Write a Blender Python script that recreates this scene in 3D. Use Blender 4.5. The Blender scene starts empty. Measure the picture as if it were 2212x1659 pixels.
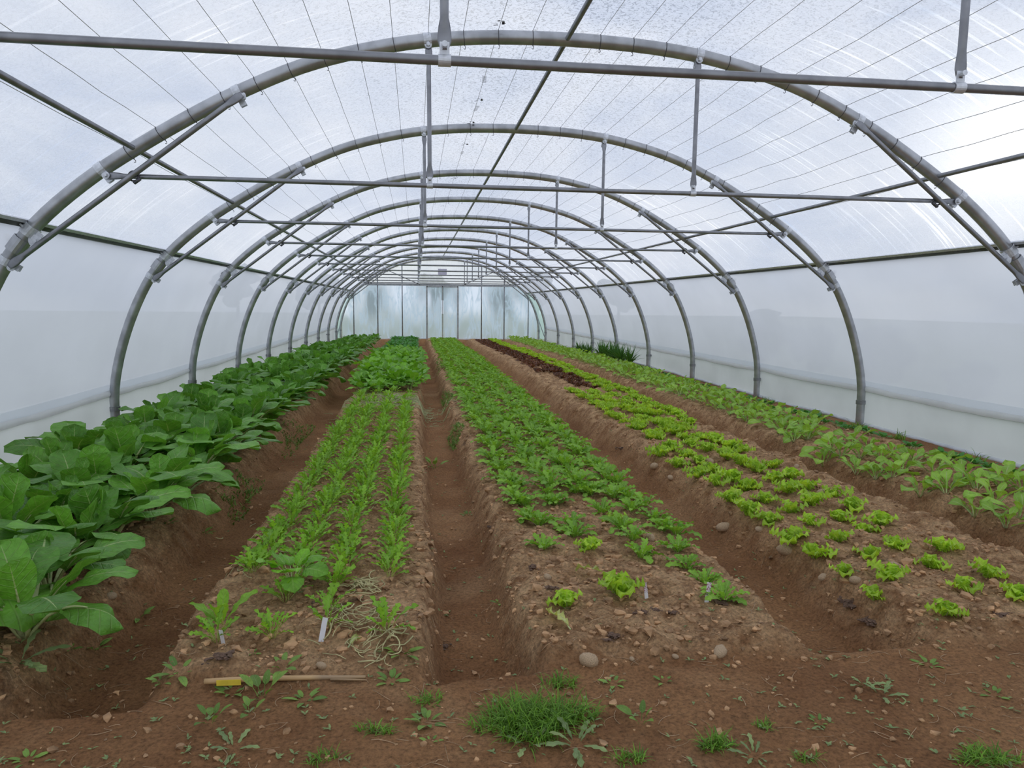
import bpy, math, random
import numpy as np
from mathutils import Matrix, Vector, Euler

random.seed(7)
RS = np.random.RandomState(11)
scene = bpy.context.scene
COL = scene.collection

# ------------------------------------------------------------------ camera
IMG_W, IMG_H, FPX = 2212, 1659, 1567.2
PITCH, YAW, ROLL = math.radians(-6.224), math.radians(7.561), math.radians(0.538)
CAM = np.array([-1.022, 0.0, 1.31])
_cp, _sp, _cy, _sy = math.cos(PITCH), math.sin(PITCH), math.cos(YAW), math.sin(YAW)
_f = np.array([_sy * _cp, _cy * _cp, _sp]); _r = np.array([_cy, -_sy, 0.0]); _u = np.cross(_r, _f)
C_R = math.cos(ROLL) * _r + math.sin(ROLL) * _u
C_U = -math.sin(ROLL) * _r + math.cos(ROLL) * _u
C_F = _f
cd = bpy.data.cameras.new('camera'); cam = bpy.data.objects.new('camera', cd); COL.objects.link(cam)
cd.sensor_width = 36.0; cd.lens = FPX / IMG_W * 36.0; cd.clip_end = 400; cd.clip_start = 0.05
m = Matrix.Identity(4)
for i in range(3):
    m[i][0] = C_R[i]; m[i][1] = C_U[i]; m[i][2] = -C_F[i]; m[i][3] = CAM[i]
cam.matrix_world = m
scene.camera = cam

# ------------------------------------------------------------------ world and light
scene.view_settings.view_transform = 'Standard'
scene.view_settings.look = 'None'
scene.view_settings.gamma = 1.0
scene.view_settings.use_curve_mapping = False
scene.view_settings.exposure = 0.42
world = bpy.data.worlds.new('overcast_sky'); scene.world = world; world.use_nodes = True


def nd(nt, typ, ins=None, **kw):
    n = nt.nodes.new(typ)
    for k, v in kw.items():
        setattr(n, k, v)
    for k, v in (ins or {}).items():
        s = n.inputs[k]
        if hasattr(v, 'is_output'):
            nt.links.new(v, s)
        else:
            s.default_value = v
    return n


def ramp(nt, fac, stops, interp='LINEAR'):
    n = nt.nodes.new('ShaderNodeValToRGB'); cr = n.color_ramp; cr.interpolation = interp
    while len(cr.elements) < len(stops):
        cr.elements.new(0.5)
    for e, (p, c) in zip(cr.elements, stops):
        e.position = p; e.color = (c[0], c[1], c[2], 1) if not isinstance(c, (int, float)) else (c, c, c, 1)
    nt.links.new(fac, n.inputs[0])
    return n.outputs[0]


def mth(nt, op, a, b=None, c=None):
    n = nt.nodes.new('ShaderNodeMath'); n.operation = op
    for i, v in enumerate((a, b, c)):
        if v is None:
            continue
        if hasattr(v, 'is_output'):
            nt.links.new(v, n.inputs[i])
        else:
            n.inputs[i].default_value = v
    return n.outputs[0]


def mixc(nt, fac, a, b, mode='MIX'):
    n = nt.nodes.new('ShaderNodeMix'); n.data_type = 'RGBA'; n.blend_type = mode
    for s, v in ((n.inputs[0], fac), (n.inputs[6], a), (n.inputs[7], b)):
        if hasattr(v, 'is_output'):
            nt.links.new(v, s)
        else:
            s.default_value = v if not isinstance(v, tuple) or len(v) != 3 else (*v, 1)
    return n.outputs[2]


def build_world():
    nt = world.node_tree; nt.nodes.clear()
    tc = nd(nt, 'ShaderNodeTexCoord')
    mp = nd(nt, 'ShaderNodeMapping', {'Vector': tc.outputs['Generated'], 'Scale': (1.6, 1.6, 3.4), 'Location': (0.3, 0.1, 0.0)})
    no = nd(nt, 'ShaderNodeTexNoise', {'Vector': mp.outputs[0], 'Scale': 2.9, 'Detail': 7.0, 'Roughness': 0.55, 'Distortion': 0.4})
    cl = ramp(nt, no.outputs['Fac'], [(0.36, (0.44, 0.53, 0.70)), (0.50, (0.80, 0.84, 0.91)), (0.64, (1.10, 1.09, 1.08))])
    # the sun behind thin cloud, low beyond the far right side of the tunnel
    sd = Vector((17.8, 20.0, 4.9)).normalized()
    dt = nd(nt, 'ShaderNodeVectorMath', {0: tc.outputs['Generated'], 1: tuple(sd)}, operation='DOT_PRODUCT')
    gl = mth(nt, 'POWER', mth(nt, 'MAXIMUM', dt.outputs['Value'], 0.0), 260.0)
    glc = mixc(nt, 1.0, cl, mixc(nt, gl, (0, 0, 0), (2.0, 1.85, 1.55)), 'ADD')
    bg = nd(nt, 'ShaderNodeBackground', {'Color': glc, 'Strength': 1.0})
    out = nd(nt, 'ShaderNodeOutputWorld', {'Surface': bg.outputs[0]})


build_world()

# ------------------------------------------------------------------ materials
MATS = {}


def new_mat(name):
    mt = bpy.data.materials.new(name); mt.use_nodes = True; mt.node_tree.nodes.clear(); MATS[name] = mt
    return mt, mt.node_tree


def out(nt, sh):
    nd(nt, 'ShaderNodeOutputMaterial', {'Surface': sh})


def film_mat(name, tint, transp, streak=0.0, drops=0.0, cloudy=0.0, wrinkle=0.0, refr=0.0):
    mt, nt = new_mat(name)
    uv = nd(nt, 'ShaderNodeUVMap', uv_map='UVMap')
    sep = nd(nt, 'ShaderNodeSeparateXYZ', {0: uv.outputs[0]})
    big = nd(nt, 'ShaderNodeTexNoise', {'Vector': uv.outputs[0], 'Scale': 0.55, 'Detail': 3.0})
    col = tint
    tr = transp
    hgt = None
    if streak:
        mp = nd(nt, 'ShaderNodeMapping', {'Vector': uv.outputs[0], 'Scale': (26.0, 0.75, 1.0)})
        n1 = nd(nt, 'ShaderNodeTexNoise', {'Vector': mp.outputs[0], 'Scale': 1.0, 'Detail': 4.0, 'Roughness': 0.6, 'Distortion': 0.15})
        s1 = ramp(nt, n1.outputs['Fac'], [(0.56, 0.0), (0.66, 1.0)])
        # water runs down the slopes only, and more on the sun side
        slope = ramp(nt, mth(nt, 'MULTIPLY_ADD', sep.outputs[1], 0.1, 0.5), [(0.12, 0.3), (0.33, 0.6), (0.42, 0.0), (0.58, 0.0), (0.66, 1.0), (0.86, 1.0), (0.92, 0.2)])
        patch = ramp(nt, big.outputs['Fac'], [(0.36, 0.15), (0.6, 1.0)])
        sfac = mth(nt, 'MULTIPLY', mth(nt, 'MULTIPLY', s1, slope), patch)
        tr = mth(nt, 'MULTIPLY_ADD', sfac, streak, transp)
    if drops:
        vo = nd(nt, 'ShaderNodeTexNoise', {'Vector': uv.outputs[0], 'Scale': 42.0, 'Detail': 2.5, 'Roughness': 0.6, 'Distortion': 1.2})
        top = ramp(nt, mth(nt, 'ABSOLUTE', sep.outputs[1]), [(0.0, 1.0), (1.0, 0.55)])
        n2 = nd(nt, 'ShaderNodeMapRange', {'Value': mth(nt, 'ABSOLUTE', sep.outputs[1]), 'From Min': 0.4, 'From Max': 2.3, 'To Min': 1.0, 'To Max': 0.12})
        dk = ramp(nt, vo.outputs['Fac'], [(0.38, 0.50), (0.47, 1.0), (0.56, 1.0), (0.64, 1.10)])
        col = mixc(nt, mth(nt, 'MULTIPLY', n2.outputs[0], drops), tint, mixc(nt, 1.0, tint, dk, 'MULTIPLY'))
        hgt = vo.outputs['Fac']
    if cloudy:
        c2 = nd(nt, 'ShaderNodeTexNoise', {'Vector': uv.outputs[0], 'Scale': 1.3, 'Detail': 4.0})
        cr = ramp(nt, c2.outputs['Fac'], [(0.35, 1.0 - cloudy), (0.65, 1.0)])
        col = mixc(nt, 1.0, col, cr, 'MULTIPLY')
    if wrinkle:
        mw = nd(nt, 'ShaderNodeMapping', {'Vector': uv.outputs[0], 'Rotation': (0, 0, 0.7), 'Scale': (3.0, 0.7, 1.0)})
        w1 = nd(nt, 'ShaderNodeTexNoise', {'Vector': mw.outputs[0], 'Scale': 1.6, 'Detail': 5.0, 'Roughness': 0.55, 'Distortion': 0.8})
        wr = ramp(nt, w1.outputs['Fac'], [(0.42, 0.0), (0.50, 0.3), (0.56, 1.0), (0.62, 0.2)])
        tr = mth(nt, 'MULTIPLY', transp, mth(nt, 'SUBTRACT', 1.15, mth(nt, 'MULTIPLY', wr, wrinkle)))
        hgt = w1.outputs['Fac']
    tl = nd(nt, 'ShaderNodeBsdfTranslucent', {'Color': col if hasattr(col, 'is_output') else (*col, 1)})
    df = nd(nt, 'ShaderNodeBsdfDiffuse', {'Color': col if hasattr(col, 'is_output') else (*col, 1)})
    m1 = nd(nt, 'ShaderNodeMixShader', {0: 0.12, 1: tl.outputs[0], 2: df.outputs[0]})
    if refr:
        tp = nd(nt, 'ShaderNodeBsdfRefraction', {'Color': (0.96, 0.98, 1.0, 1), 'Roughness': refr, 'IOR': 1.22})
    else:
        tp = nd(nt, 'ShaderNodeBsdfTransparent', {'Color': (0.96, 0.98, 1.0, 1)})
    m2 = nd(nt, 'ShaderNodeMixShader', {0: tr, 1: m1.outputs[0], 2: tp.outputs[0]})
    gl = nd(nt, 'ShaderNodeBsdfGlossy', {'Color': (1, 1, 1, 1), 'Roughness': 0.25})
    if hgt is not None:
        bp = nd(nt, 'ShaderNodeBump', {'Height': hgt, 'Strength': 0.5, 'Distance': 0.02})
        nt.links.new(bp.outputs[0], gl.inputs['Normal'])
        nt.links.new(bp.outputs[0], df.inputs['Normal'])
        nt.links.new(bp.outputs[0], tl.inputs['Normal'])
    m3 = nd(nt, 'ShaderNodeMixShader', {0: 0.04, 1: m2.outputs[0], 2: gl.outputs[0]})
    out(nt, m3.outputs[0])
    return mt


film_mat('roof_film', (0.725, 0.745, 0.810), 0.19, streak=0.62, drops=0.9)
film_mat('side_film', (0.640, 0.66, 0.720), 0.06, cloudy=0.05)
film_mat('overlap_film', (0.86, 0.89, 0.91), 0.04)
film_mat('skirt_film', (0.63, 0.65, 0.665), 0.08, cloudy=0.12)
film_mat('end_film', (0.66, 0.80, 0.93), 0.52, wrinkle=1.0, refr=0.35)
film_mat('end_top_film', (0.97, 0.97, 0.98), 0.26, wrinkle=0.4)
film_mat('green_film', (0.60, 0.78, 0.73), 0.15)


def metal_mat(name, c, rough, metallic=0.55, streaky=0.2, scale=30):
    mt, nt = new_mat(name)
    tc = nd(nt, 'ShaderNodeTexCoord')
    no = nd(nt, 'ShaderNodeTexNoise', {'Vector': tc.outputs['Object'], 'Scale': scale, 'Detail': 4.0})
    cc = mixc(nt, ramp(nt, no.outputs['Fac'], [(0.35, 0.0), (0.65, 1.0)]), tuple(x * (1 - streaky) for x in c), tuple(min(1, x * (1 + streaky)) for x in c))
    p = nd(nt, 'ShaderNodeBsdfPrincipled', {'Base Color': cc, 'Roughness': rough, 'Metallic': metallic})
    out(nt, p.outputs[0])


metal_mat('hoop_steel', (0.43, 0.44, 0.46), 0.34, 0.75, 0.18, 9)
metal_mat('pipe_steel', (0.275, 0.28, 0.30), 0.36, 0.7, 0.15, 14)
metal_mat('bright_zinc', (0.66, 0.68, 0.72), 0.38, 0.45, 0.12, 40)
metal_mat('dark_steel', (0.10, 0.10, 0.11), 0.5, 0.5, 0.1, 40)
metal_mat('wire_steel', (0.60, 0.60, 0.62), 0.4, 0.3, 0.1, 40)
metal_mat('rail_dark', (0.085, 0.09, 0.075), 0.5, 0.4, 0.2, 10)


def plain_mat(name, c, rough=0.6, var=0.12, scale=20, bump=0.0, trans=0.0):
    mt, nt = new_mat(name)
    tc = nd(nt, 'ShaderNodeTexCoord')
    no = nd(nt, 'ShaderNodeTexNoise', {'Vector': tc.outputs['Object'], 'Scale': scale, 'Detail': 5.0})
    cc = mixc(nt, ramp(nt, no.outputs['Fac'], [(0.3, 0.0), (0.7, 1.0)]), tuple(x * (1 - var) for x in c), tuple(min(1, x * (1 + var)) for x in c))
    p = nd(nt, 'ShaderNodeBsdfPrincipled', {'Base Color': cc, 'Roughness': rough})
    if bump:
        bp = nd(nt, 'ShaderNodeBump', {'Height': no.outputs['Fac'], 'Strength': bump, 'Distance': 0.02})
        nt.links.new(bp.outputs[0], p.inputs['Normal'])
    sh = p.outputs[0]
    if trans:
        tl = nd(nt, 'ShaderNodeBsdfTranslucent', {'Color': cc})
        sh = nd(nt, 'ShaderNodeMixShader', {0: trans, 1: sh, 2: tl.outputs[0]}).outputs[0]
    out(nt, sh)


plain_mat('stone', (0.56, 0.40, 0.25), 0.9, 0.3, 12, 0.6)
plain_mat('compost', (0.135, 0.080, 0.052), 0.95, 0.5, 6, 0.15)
plain_mat('clod', (0.43, 0.255, 0.130), 0.95, 0.55, 14, 0.4)
plain_mat('dry_stem', (0.52, 0.47, 0.24), 0.8, 0.25, 15)
plain_mat('pale_stem', (0.60, 0.64, 0.34), 0.6, 0.2, 15, 0, 0.2)
plain_mat('root_fibre', (0.46, 0.31, 0.18), 0.9, 0.3, 15)
plain_mat('yellow_card', (0.80, 0.60, 0.06), 0.6, 0.1, 30)
plain_mat('white_plastic', (0.80, 0.80, 0.83), 0.45, 0.04, 30)
plain_mat('hem_film', (0.95, 0.95, 0.94), 0.5, 0.03, 6, 0, 0.65)
plain_mat('ground_hem', (0.74, 0.77, 0.80), 0.5, 0.15, 6, 0, 0.2)
plain_mat('sign_paper', (0.72, 0.70, 0.80), 0.7, 0.04, 4, 0, 0.3)
plain_mat('print_ink', (0.14, 0.14, 0.16), 0.7, 0.2, 80, 0, 0.3)
plain_mat('bark', (0.10, 0.075, 0.055), 0.9, 0.3, 8, 0.5)
plain_mat('tree_leaf', (0.10, 0.15, 0.12), 0.7, 0.35, 3, 0, 0.2)
plain_mat('outdoor_grass', (0.22, 0.26, 0.16), 0.9, 0.4, 1.2)


def bamboo_mat():
    mt, nt = new_mat('bamboo')
    tc = nd(nt, 'ShaderNodeTexCoord')
    mp = nd(nt, 'ShaderNodeMapping', {'Vector': tc.outputs['Object'], 'Scale': (3, 60, 60)})
    no = nd(nt, 'ShaderNodeTexNoise', {'Vector': mp.outputs[0], 'Scale': 1.5, 'Detail': 5.0})
    sx = nd(nt, 'ShaderNodeSeparateXYZ', {0: tc.outputs['Object']})
    c = mixc(nt, no.outputs['Fac'], (0.40, 0.24, 0.10), (0.66, 0.44, 0.22))
    wear = ramp(nt, sx.outputs[0], [(0.36, 0.0), (0.40, 0.6), (0.55, 0.35)])
    c = mixc(nt, wear, c, (0.20, 0.15, 0.11))
    p = nd(nt, 'ShaderNodeBsdfPrincipled', {'Base Color': c, 'Roughness': 0.55})
    out(nt, p.outputs[0])


bamboo_mat()


def tag_mat():
    # hand-written plant tag: magenta marker scrawl over the upper part of the white stake
    mt, nt = new_mat('written_plastic')
    tc = nd(nt, 'ShaderNodeTexCoord')
    sx = nd(nt, 'ShaderNodeSeparateXYZ', {0: tc.outputs['Object']})
    mp = nd(nt, 'ShaderNodeMapping', {'Vector': tc.outputs['Object'], 'Scale': (330, 1, 190)})
    no = nd(nt, 'ShaderNodeTexNoise', {'Vector': mp.outputs[0], 'Scale': 1.0, 'Detail': 1.0, 'Distortion': 1.4})
    ink = ramp(nt, no.outputs['Fac'], [(0.50, 0.0), (0.54, 1.0)])
    low = ramp(nt, sx.outputs[2], [(0.034, 0.0), (0.038, 1.0)])
    fac = mth(nt, 'MULTIPLY', ink, low)
    c = mixc(nt, fac, (0.84, 0.82, 0.86), (0.30, 0.03, 0.11))
    p = nd(nt, 'ShaderNodeBsdfPrincipled', {'Base Color': c, 'Roughness': 0.5})
    out(nt, p.outputs[0])


tag_mat()


def soil_mat():
    mt, nt = new_mat('soil')
    tc = nd(nt, 'ShaderNodeTexCoord')
    pos = tc.outputs['Object']
    tilled = nd(nt, 'ShaderNodeAttribute', attribute_name='tilled').outputs['Fac']
    big = nd(nt, 'ShaderNodeTexNoise', {'Vector': pos, 'Scale': 1.7, 'Detail': 5.0, 'Roughness': 0.6})
    med = nd(nt, 'ShaderNodeTexNoise', {'Vector': pos, 'Scale': 11.0, 'Detail': 6.0, 'Roughness': 0.65})
    fin = nd(nt, 'ShaderNodeTexNoise', {'Vector': pos, 'Scale': 70.0, 'Detail': 6.0, 'Roughness': 0.7})
    packed = mixc(nt, ramp(nt, big.outputs['Fac'], [(0.35, 0.0), (0.65, 1.0)]), (0.300, 0.136, 0.054), (0.490, 0.255, 0.112))
    crumb = mixc(nt, ramp(nt, med.outputs['Fac'], [(0.36, 0.0), (0.62, 1.0)]), (0.320, 0.160, 0.068), (0.760, 0.485, 0.255))
    tan = nd(nt, 'ShaderNodeTexNoise', {'Vector': pos, 'Scale': 1.1, 'Detail': 6.0, 'Roughness': 0.65, 'Distortion': 0.5})
    packed = mixc(nt, ramp(nt, tan.outputs['Fac'], [(0.52, 0.0), (0.68, 0.55)]), packed, (0.60, 0.37, 0.19))
    c = mixc(nt, tilled, packed, crumb)
    spk = ramp(nt, fin.outputs['Fac'], [(0.30, 0.45), (0.5, 1.0), (0.72, 1.45)])
    c = mixc(nt, 1.0, c, spk, 'MULTIPLY')
    dark = nd(nt, 'ShaderNodeTexNoise', {'Vector': pos, 'Scale': 4.3, 'Detail': 7.0, 'Roughness': 0.7, 'Distortion': 0.6})
    dfac = mth(nt, 'MULTIPLY', ramp(nt, dark.outputs['Fac'], [(0.60, 0.0), (0.69, 0.75)]), tilled)
    c = mixc(nt, dfac, c, (0.085, 0.050, 0.034))
    p = nd(nt, 'ShaderNodeBsdfPrincipled', {'Base Color': c, 'Roughness': 0.95, 'Specular IOR Level': 0.25})
    h = mth(nt, 'ADD', mth(nt, 'MULTIPLY', med.outputs['Fac'], 0.5), mth(nt, 'MULTIPLY', fin.outputs['Fac'], 0.45))
    bp = nd(nt, 'ShaderNodeBump', {'Height': h, 'Strength': 1.0, 'Distance': 0.06})
    nt.links.new(bp.outputs[0], p.inputs['Normal'])
    out(nt, p.outputs[0])


soil_mat()


def leaf_mat(name, c, vein, rough=0.45, trans=0.3, veins=7.0, vein_w=0.06, var=0.25, edge=None):
    mt, nt = new_mat(name)
    uv = nd(nt, 'ShaderNodeUVMap', uv_map='UVMap')
    sep = nd(nt, 'ShaderNodeSeparateXYZ', {0: uv.outputs[0]})
    oi = nd(nt, 'ShaderNodeObjectInfo')
    ta = nd(nt, 'ShaderNodeAttribute', attribute_name='tint').outputs['Fac']
    rnd = mth(nt, 'FRACT', mth(nt, 'ADD', oi.outputs['Random'], ta))
    a = mth(nt, 'ABSOLUTE', mth(nt, 'SUBTRACT', sep.outputs[1], 0.5))          # 0 at the midrib, 0.5 at the edge
    c0 = tuple(x * (1 - var) for x in c); c1 = (c[0] * (1 + var * 1.5), c[1] * (1 + var), c[2] * (1 + var * 0.6))
    cc = mixc(nt, rnd, c0, c1)
    tcn = nd(nt, 'ShaderNodeTexCoord')
    no = nd(nt, 'ShaderNodeTexNoise', {'Vector': tcn.outputs['Object'], 'Scale': 30.0, 'Detail': 3.0})
    cc = mixc(nt, 1.0, cc, ramp(nt, no.outputs['Fac'], [(0.3, 0.82), (0.7, 1.15)]), 'MULTIPLY')
    if edge:
        cc = mixc(nt, ramp(nt, a, [(0.25, 0.0), (0.5, 1.0)]), cc, edge)
    # side veins slant from the midrib towards the tip
    ph = mth(nt, 'FRACT', mth(nt, 'MULTIPLY', mth(nt, 'SUBTRACT', sep.outputs[0], mth(nt, 'MULTIPLY', a, 0.55)), veins))
    sv = ramp(nt, mth(nt, 'ABSOLUTE', mth(nt, 'SUBTRACT', ph, 0.5)), [(0.0, 1.0), (0.10, 0.0)])
    mr = mth(nt, 'LESS_THAN', a, mth(nt, 'MULTIPLY', mth(nt, 'SUBTRACT', 1.08, sep.outputs[0]), vein_w))
    vf = mth(nt, 'MAXIMUM', mth(nt, 'MULTIPLY', sv, 0.28), mth(nt, 'MULTIPLY', mr, 0.9))
    cc = mixc(nt, vf, cc, vein)
    p = nd(nt, 'ShaderNodeBsdfPrincipled', {'Base Color': cc, 'Roughness': rough, 'Specular IOR Level': 0.35})
    bul = nd(nt, 'ShaderNodeTexNoise', {'Vector': tcn.outputs['Object'], 'Scale': 55.0, 'Detail': 2.0, 'Distortion': 0.5})
    hh = mth(nt, 'SUBTRACT', mth(nt, 'MULTIPLY', bul.outputs['Fac'], 1.3), sv)
    bp = nd(nt, 'ShaderNodeBump', {'Height': hh, 'Strength': 0.45, 'Distance': 0.012})
    nt.links.new(bp.outputs[0], p.inputs['Normal'])
    tl = nd(nt, 'ShaderNodeBsdfTranslucent', {'Color': mixc(nt, 1.0, cc, (1.3, 1.25, 0.6), 'MULTIPLY')})
    sh = nd(nt, 'ShaderNodeMixShader', {0: trans, 1: p.outputs[0], 2: tl.outputs[0]})
    out(nt, sh.outputs[0])


leaf_mat('chard_leaf', (0.130, 0.350, 0.045), (0.40, 0.53, 0.20), 0.42, 0.24, 6, 0.030, 0.30)
leaf_mat('endive_leaf', (0.245, 0.500, 0.055), (0.36, 0.56, 0.14), 0.5, 0.30, 6, 0.06, 0.22)
leaf_mat('lettuce_leaf', (0.430, 0.700, 0.058), (0.56, 0.64, 0.16), 0.5, 0.34, 6, 0.06, 0.18)
leaf_mat('cabbage_leaf', (0.320, 0.580, 0.082), (0.48, 0.60, 0.26), 0.5, 0.30, 6, 0.07, 0.2)
leaf_mat('mizuna_leaf', (0.260, 0.540, 0.048), (0.32, 0.50, 0.10), 0.5, 0.32, 6, 0.08, 0.25)
leaf_mat('mustard_leaf', (0.195, 0.480, 0.042), (0.28, 0.48, 0.10), 0.45, 0.30, 6, 0.05, 0.28)
leaf_mat('spinach_leaf', (0.085, 0.310, 0.058), (0.14, 0.30, 0.08), 0.45, 0.26, 6, 0.05, 0.2)
leaf_mat('red_leaf', (0.150, 0.068, 0.042), (0.20, 0.11, 0.06), 0.45, 0.2, 6, 0.06, 0.45)
leaf_mat('weed_leaf', (0.190, 0.345, 0.070), (0.20, 0.32, 0.10), 0.6, 0.22, 5, 0.06, 0.3)
leaf_mat('grey_weed_leaf', (0.250, 0.350, 0.140), (0.27, 0.35, 0.18), 0.65, 0.18, 5, 0.06, 0.2)
leaf_mat('grass_leaf', (0.165, 0.360, 0.042), (0.16, 0.31, 0.06), 0.5, 0.28, 1, 0.02, 0.4)
leaf_mat('stalk', (0.50, 0.58, 0.28), (0.60, 0.66, 0.40), 0.4, 0.15, 1, 0.05, 0.15)
leaf_mat('pale_leaf', (0.52, 0.60, 0.20), (0.66, 0.70, 0.40), 0.5, 0.3, 6, 0.1, 0.15)
leaf_mat('strap_leaf', (0.075, 0.225, 0.035), (0.10, 0.22, 0.05), 0.45, 0.22, 1, 0.02, 0.3)

# ------------------------------------------------------------------ mesh helpers


class MB:
    """collects vertices, faces, uv and material slots for one mesh"""

    def __init__(self):
        self.v = []; self.f = []; self.uv = []; self.mi = []; self.t = []; self.n = 0

    def add(self, v, f, uv=None, mi=0, tint=0.0):
        v = np.asarray(v, float)
        self.v.append(v)
        self.f.extend([tuple(int(i) + self.n for i in q) for q in f])
        self.mi.extend([mi] * len(f))
        self.uv.append(np.asarray(uv, float) if uv is not None else np.zeros((len(v), 2)))
        self.t.append(np.full(len(v), tint))
        self.n += len(v)
        return self

    def mesh(self, name, mats, smooth=True, tint=False):
        me = bpy.data.meshes.new(name)
        v = np.concatenate(self.v) if self.v else np.zeros((0, 3))
        me.from_pydata(v.tolist(), [], self.f)
        for mt in (mats if isinstance(mats, (list, tuple)) else [mats]):
            me.materials.append(MATS[mt])
        if len(set(self.mi)) > 1:
            me.polygons.foreach_set('material_index', self.mi)
        if smooth:
            me.polygons.foreach_set('use_smooth', [True] * len(self.f))
        uv = np.concatenate(self.uv)
        ul = me.uv_layers.new(name='UVMap')
        li = np.zeros(len(me.loops), dtype=np.int32); me.loops.foreach_get('vertex_index', li)
        ul.data.foreach_set('uv', uv[li].ravel())
        if tint:
            at = me.attributes.new('tint', 'FLOAT', 'POINT'); at.data.foreach_set('value', np.concatenate(self.t))
        me.update()
        return me


def link(name, data, parent=None, mw=None):
    o = bpy.data.objects.new(name, data)
    COL.objects.link(o)
    if parent is not None:
        o.parent = parent
    if mw is not None:
        o.matrix_basis = mw
    return o


def tag(o, label=None, cat=None, group=None, kind=None):
    if label: o['label'] = label
    if cat: o['category'] = cat
    if group: o['group'] = group
    if kind: o['kind'] = kind
    return o


def tube(pts, r, seg=10, cap=True, ry=None, up=None):
    """round (or flattened) pipe along a polyline; r and ry may be lists"""
    P = np.asarray(pts, float); n = len(P)
    r = np.full(n, r) if np.isscalar(r) else np.asarray(r, float)
    ry = r if ry is None else (np.full(n, ry) if np.isscalar(ry) else np.asarray(ry, float))
    T = np.gradient(P, axis=0); T /= np.linalg.norm(T, axis=1)[:, None] + 1e-12
    ref = np.array(up if up is not None else ((0, 1, 0) if abs(T[0][1]) < 0.8 else (0, 0, 1)), float)
    V = []; a = np.arange(seg) * 2 * math.pi / seg
    for i in range(n):
        A = ref - T[i] * (ref @ T[i]); A /= np.linalg.norm(A) + 1e-12
        B = np.cross(T[i], A)
        ref = A
        V.append(P[i] + np.outer(np.cos(a) * ry[i], A) + np.outer(np.sin(a) * r[i], B))
    V = np.concatenate(V); F = []
    for i in range(n - 1):
        for j in range(seg):
            k = (j + 1) % seg
            F.append((i * seg + j, i * seg + k, (i + 1) * seg + k, (i + 1) * seg + j))
    if cap:
        F.append(tuple(range(seg - 1, -1, -1))); F.append(tuple((n - 1) * seg + j for j in range(seg)))
    return V, F


def box(c, s, R=None):
    c = np.asarray(c, float); h = np.asarray(s, float) / 2
    V = np.array([[x, y, z] for x in (-1, 1) for y in (-1, 1) for z in (-1, 1)], float) * h
    if R is not None:
        V = V @ np.asarray(R).T
    F = [(0, 1, 3, 2), (4, 6, 7, 5), (0, 4, 5, 1), (2, 3, 7, 6), (0, 2, 6, 4), (1, 5, 7, 3)]
    return V + c, F


def blob(seed, r=(1, 1, 1), sub=2, rough=0.25):
    """lumpy stone or clod"""
    import bmesh
    bm = bmesh.new(); bmesh.ops.create_icosphere(bm, subdivisions=sub, radius=1.0)
    rs = np.random.RandomState(seed); V = np.array([v.co[:] for v in bm.verts])
    F = [[v.index for v in f.verts] for f in bm.faces]; bm.free()
    for k in range(7):
        d = rs.normal(size=3); d /= np.linalg.norm(d)
        V *= (1 + rough * 0.5 * rs.uniform(-1, 1) * np.sin((V @ d) * rs.uniform(1.5, 4.0) + rs.uniform(0, 6)))[:, None]
    return V * np.array(r), F


# value noise on a lattice
_LAT = RS.rand(256, 256)


def vnoise(x, y):
    xi = np.floor(x).astype(int); yi = np.floor(y).astype(int)
    fx = x - xi; fy = y - yi
    fx = fx * fx * (3 - 2 * fx); fy = fy * fy * (3 - 2 * fy)
    g = lambda a, b: _LAT[a & 255, b & 255]
    return (g(xi, yi) * (1 - fx) + g(xi + 1, yi) * fx) * (1 - fy) + (g(xi, yi + 1) * (1 - fx) + g(xi + 1, yi + 1) * fx) * fy - 0.5


def sstep(a, b, x):
    t = np.clip((x - a) / (b - a), 0, 1)
    return t * t * (3 - 2 * t)


# ------------------------------------------------------------------ the ground
# furrows: upper edge, floor, floor, upper edge, depth, front end
FURROWS = [(-2.52, -2.27, -2.03, -1.90, 0.20, 2.38), (-1.00, -0.89, -0.68, -0.54, 0.17, 2.44),
           (0.44, 0.56, 0.86, 1.12, 0.19, 2.50), (2.10, 2.20, 2.38, 2.58, 0.17, 2.6)]


def ground(x, y, detail=True):
    x = np.asarray(x, float); y = np.asarray(y, float)
    z = -0.10 * sstep(16, 27, y)
    wob = 0.035 * vnoise(x * 0 + 3.3, y * 1.6) + 0.05 * vnoise(x * 2.1 + 9, y * 2.3)
    til = sstep(2.42, 2.62, y + 0.1 * vnoise(x * 3, y * 3)) * (1 - sstep(28.9, 29.3, y)) * sstep(-3.85, -3.7, x) * (1 - sstep(3.45, 3.62, x))
    fur = np.zeros_like(x + y)
    for a, b, c, d, dep, y0 in FURROWS:
        xx = x + wob
        s = sstep(a, b, xx) * (1 - sstep(c, d, xx))
        s = s * sstep(y0 - 0.03, y0 + 0.09, y + 0.06 * vnoise(x * 6, y * 6)) * (1 - sstep(29.0, 29.3, y))
        z = z - dep * s
        fur = np.maximum(fur, s)
    top = til * (1 - fur)
    # beds stand a little proud and rounded
    z = z + 0.035 * top
    if detail:
        z = z + top * (0.055 * vnoise(x * 6.3, y * 6.3) + 0.050 * (0.25 - np.abs(vnoise(x * 13 + 5, y * 13))) + 0.030 * (0.25 - np.abs(vnoise(x * 27, y * 27 + 3))))
        z = z + (1 - top) * (0.020 * vnoise(x * 4, y * 4) + 0.008 * vnoise(x * 14, y * 14) + 0.005 * vnoise(x * 34, y * 34))
        z = z + fur * (1 - fur) * 4 * (0.06 * vnoise(x * 8, y * 8) + 0.045 * (0.25 - np.abs(vnoise(x * 19, y * 19))))
        z = z + 0.03 * vnoise(x * 1.1, y * 1.1) * (1 - fur)
    return z, top


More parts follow.
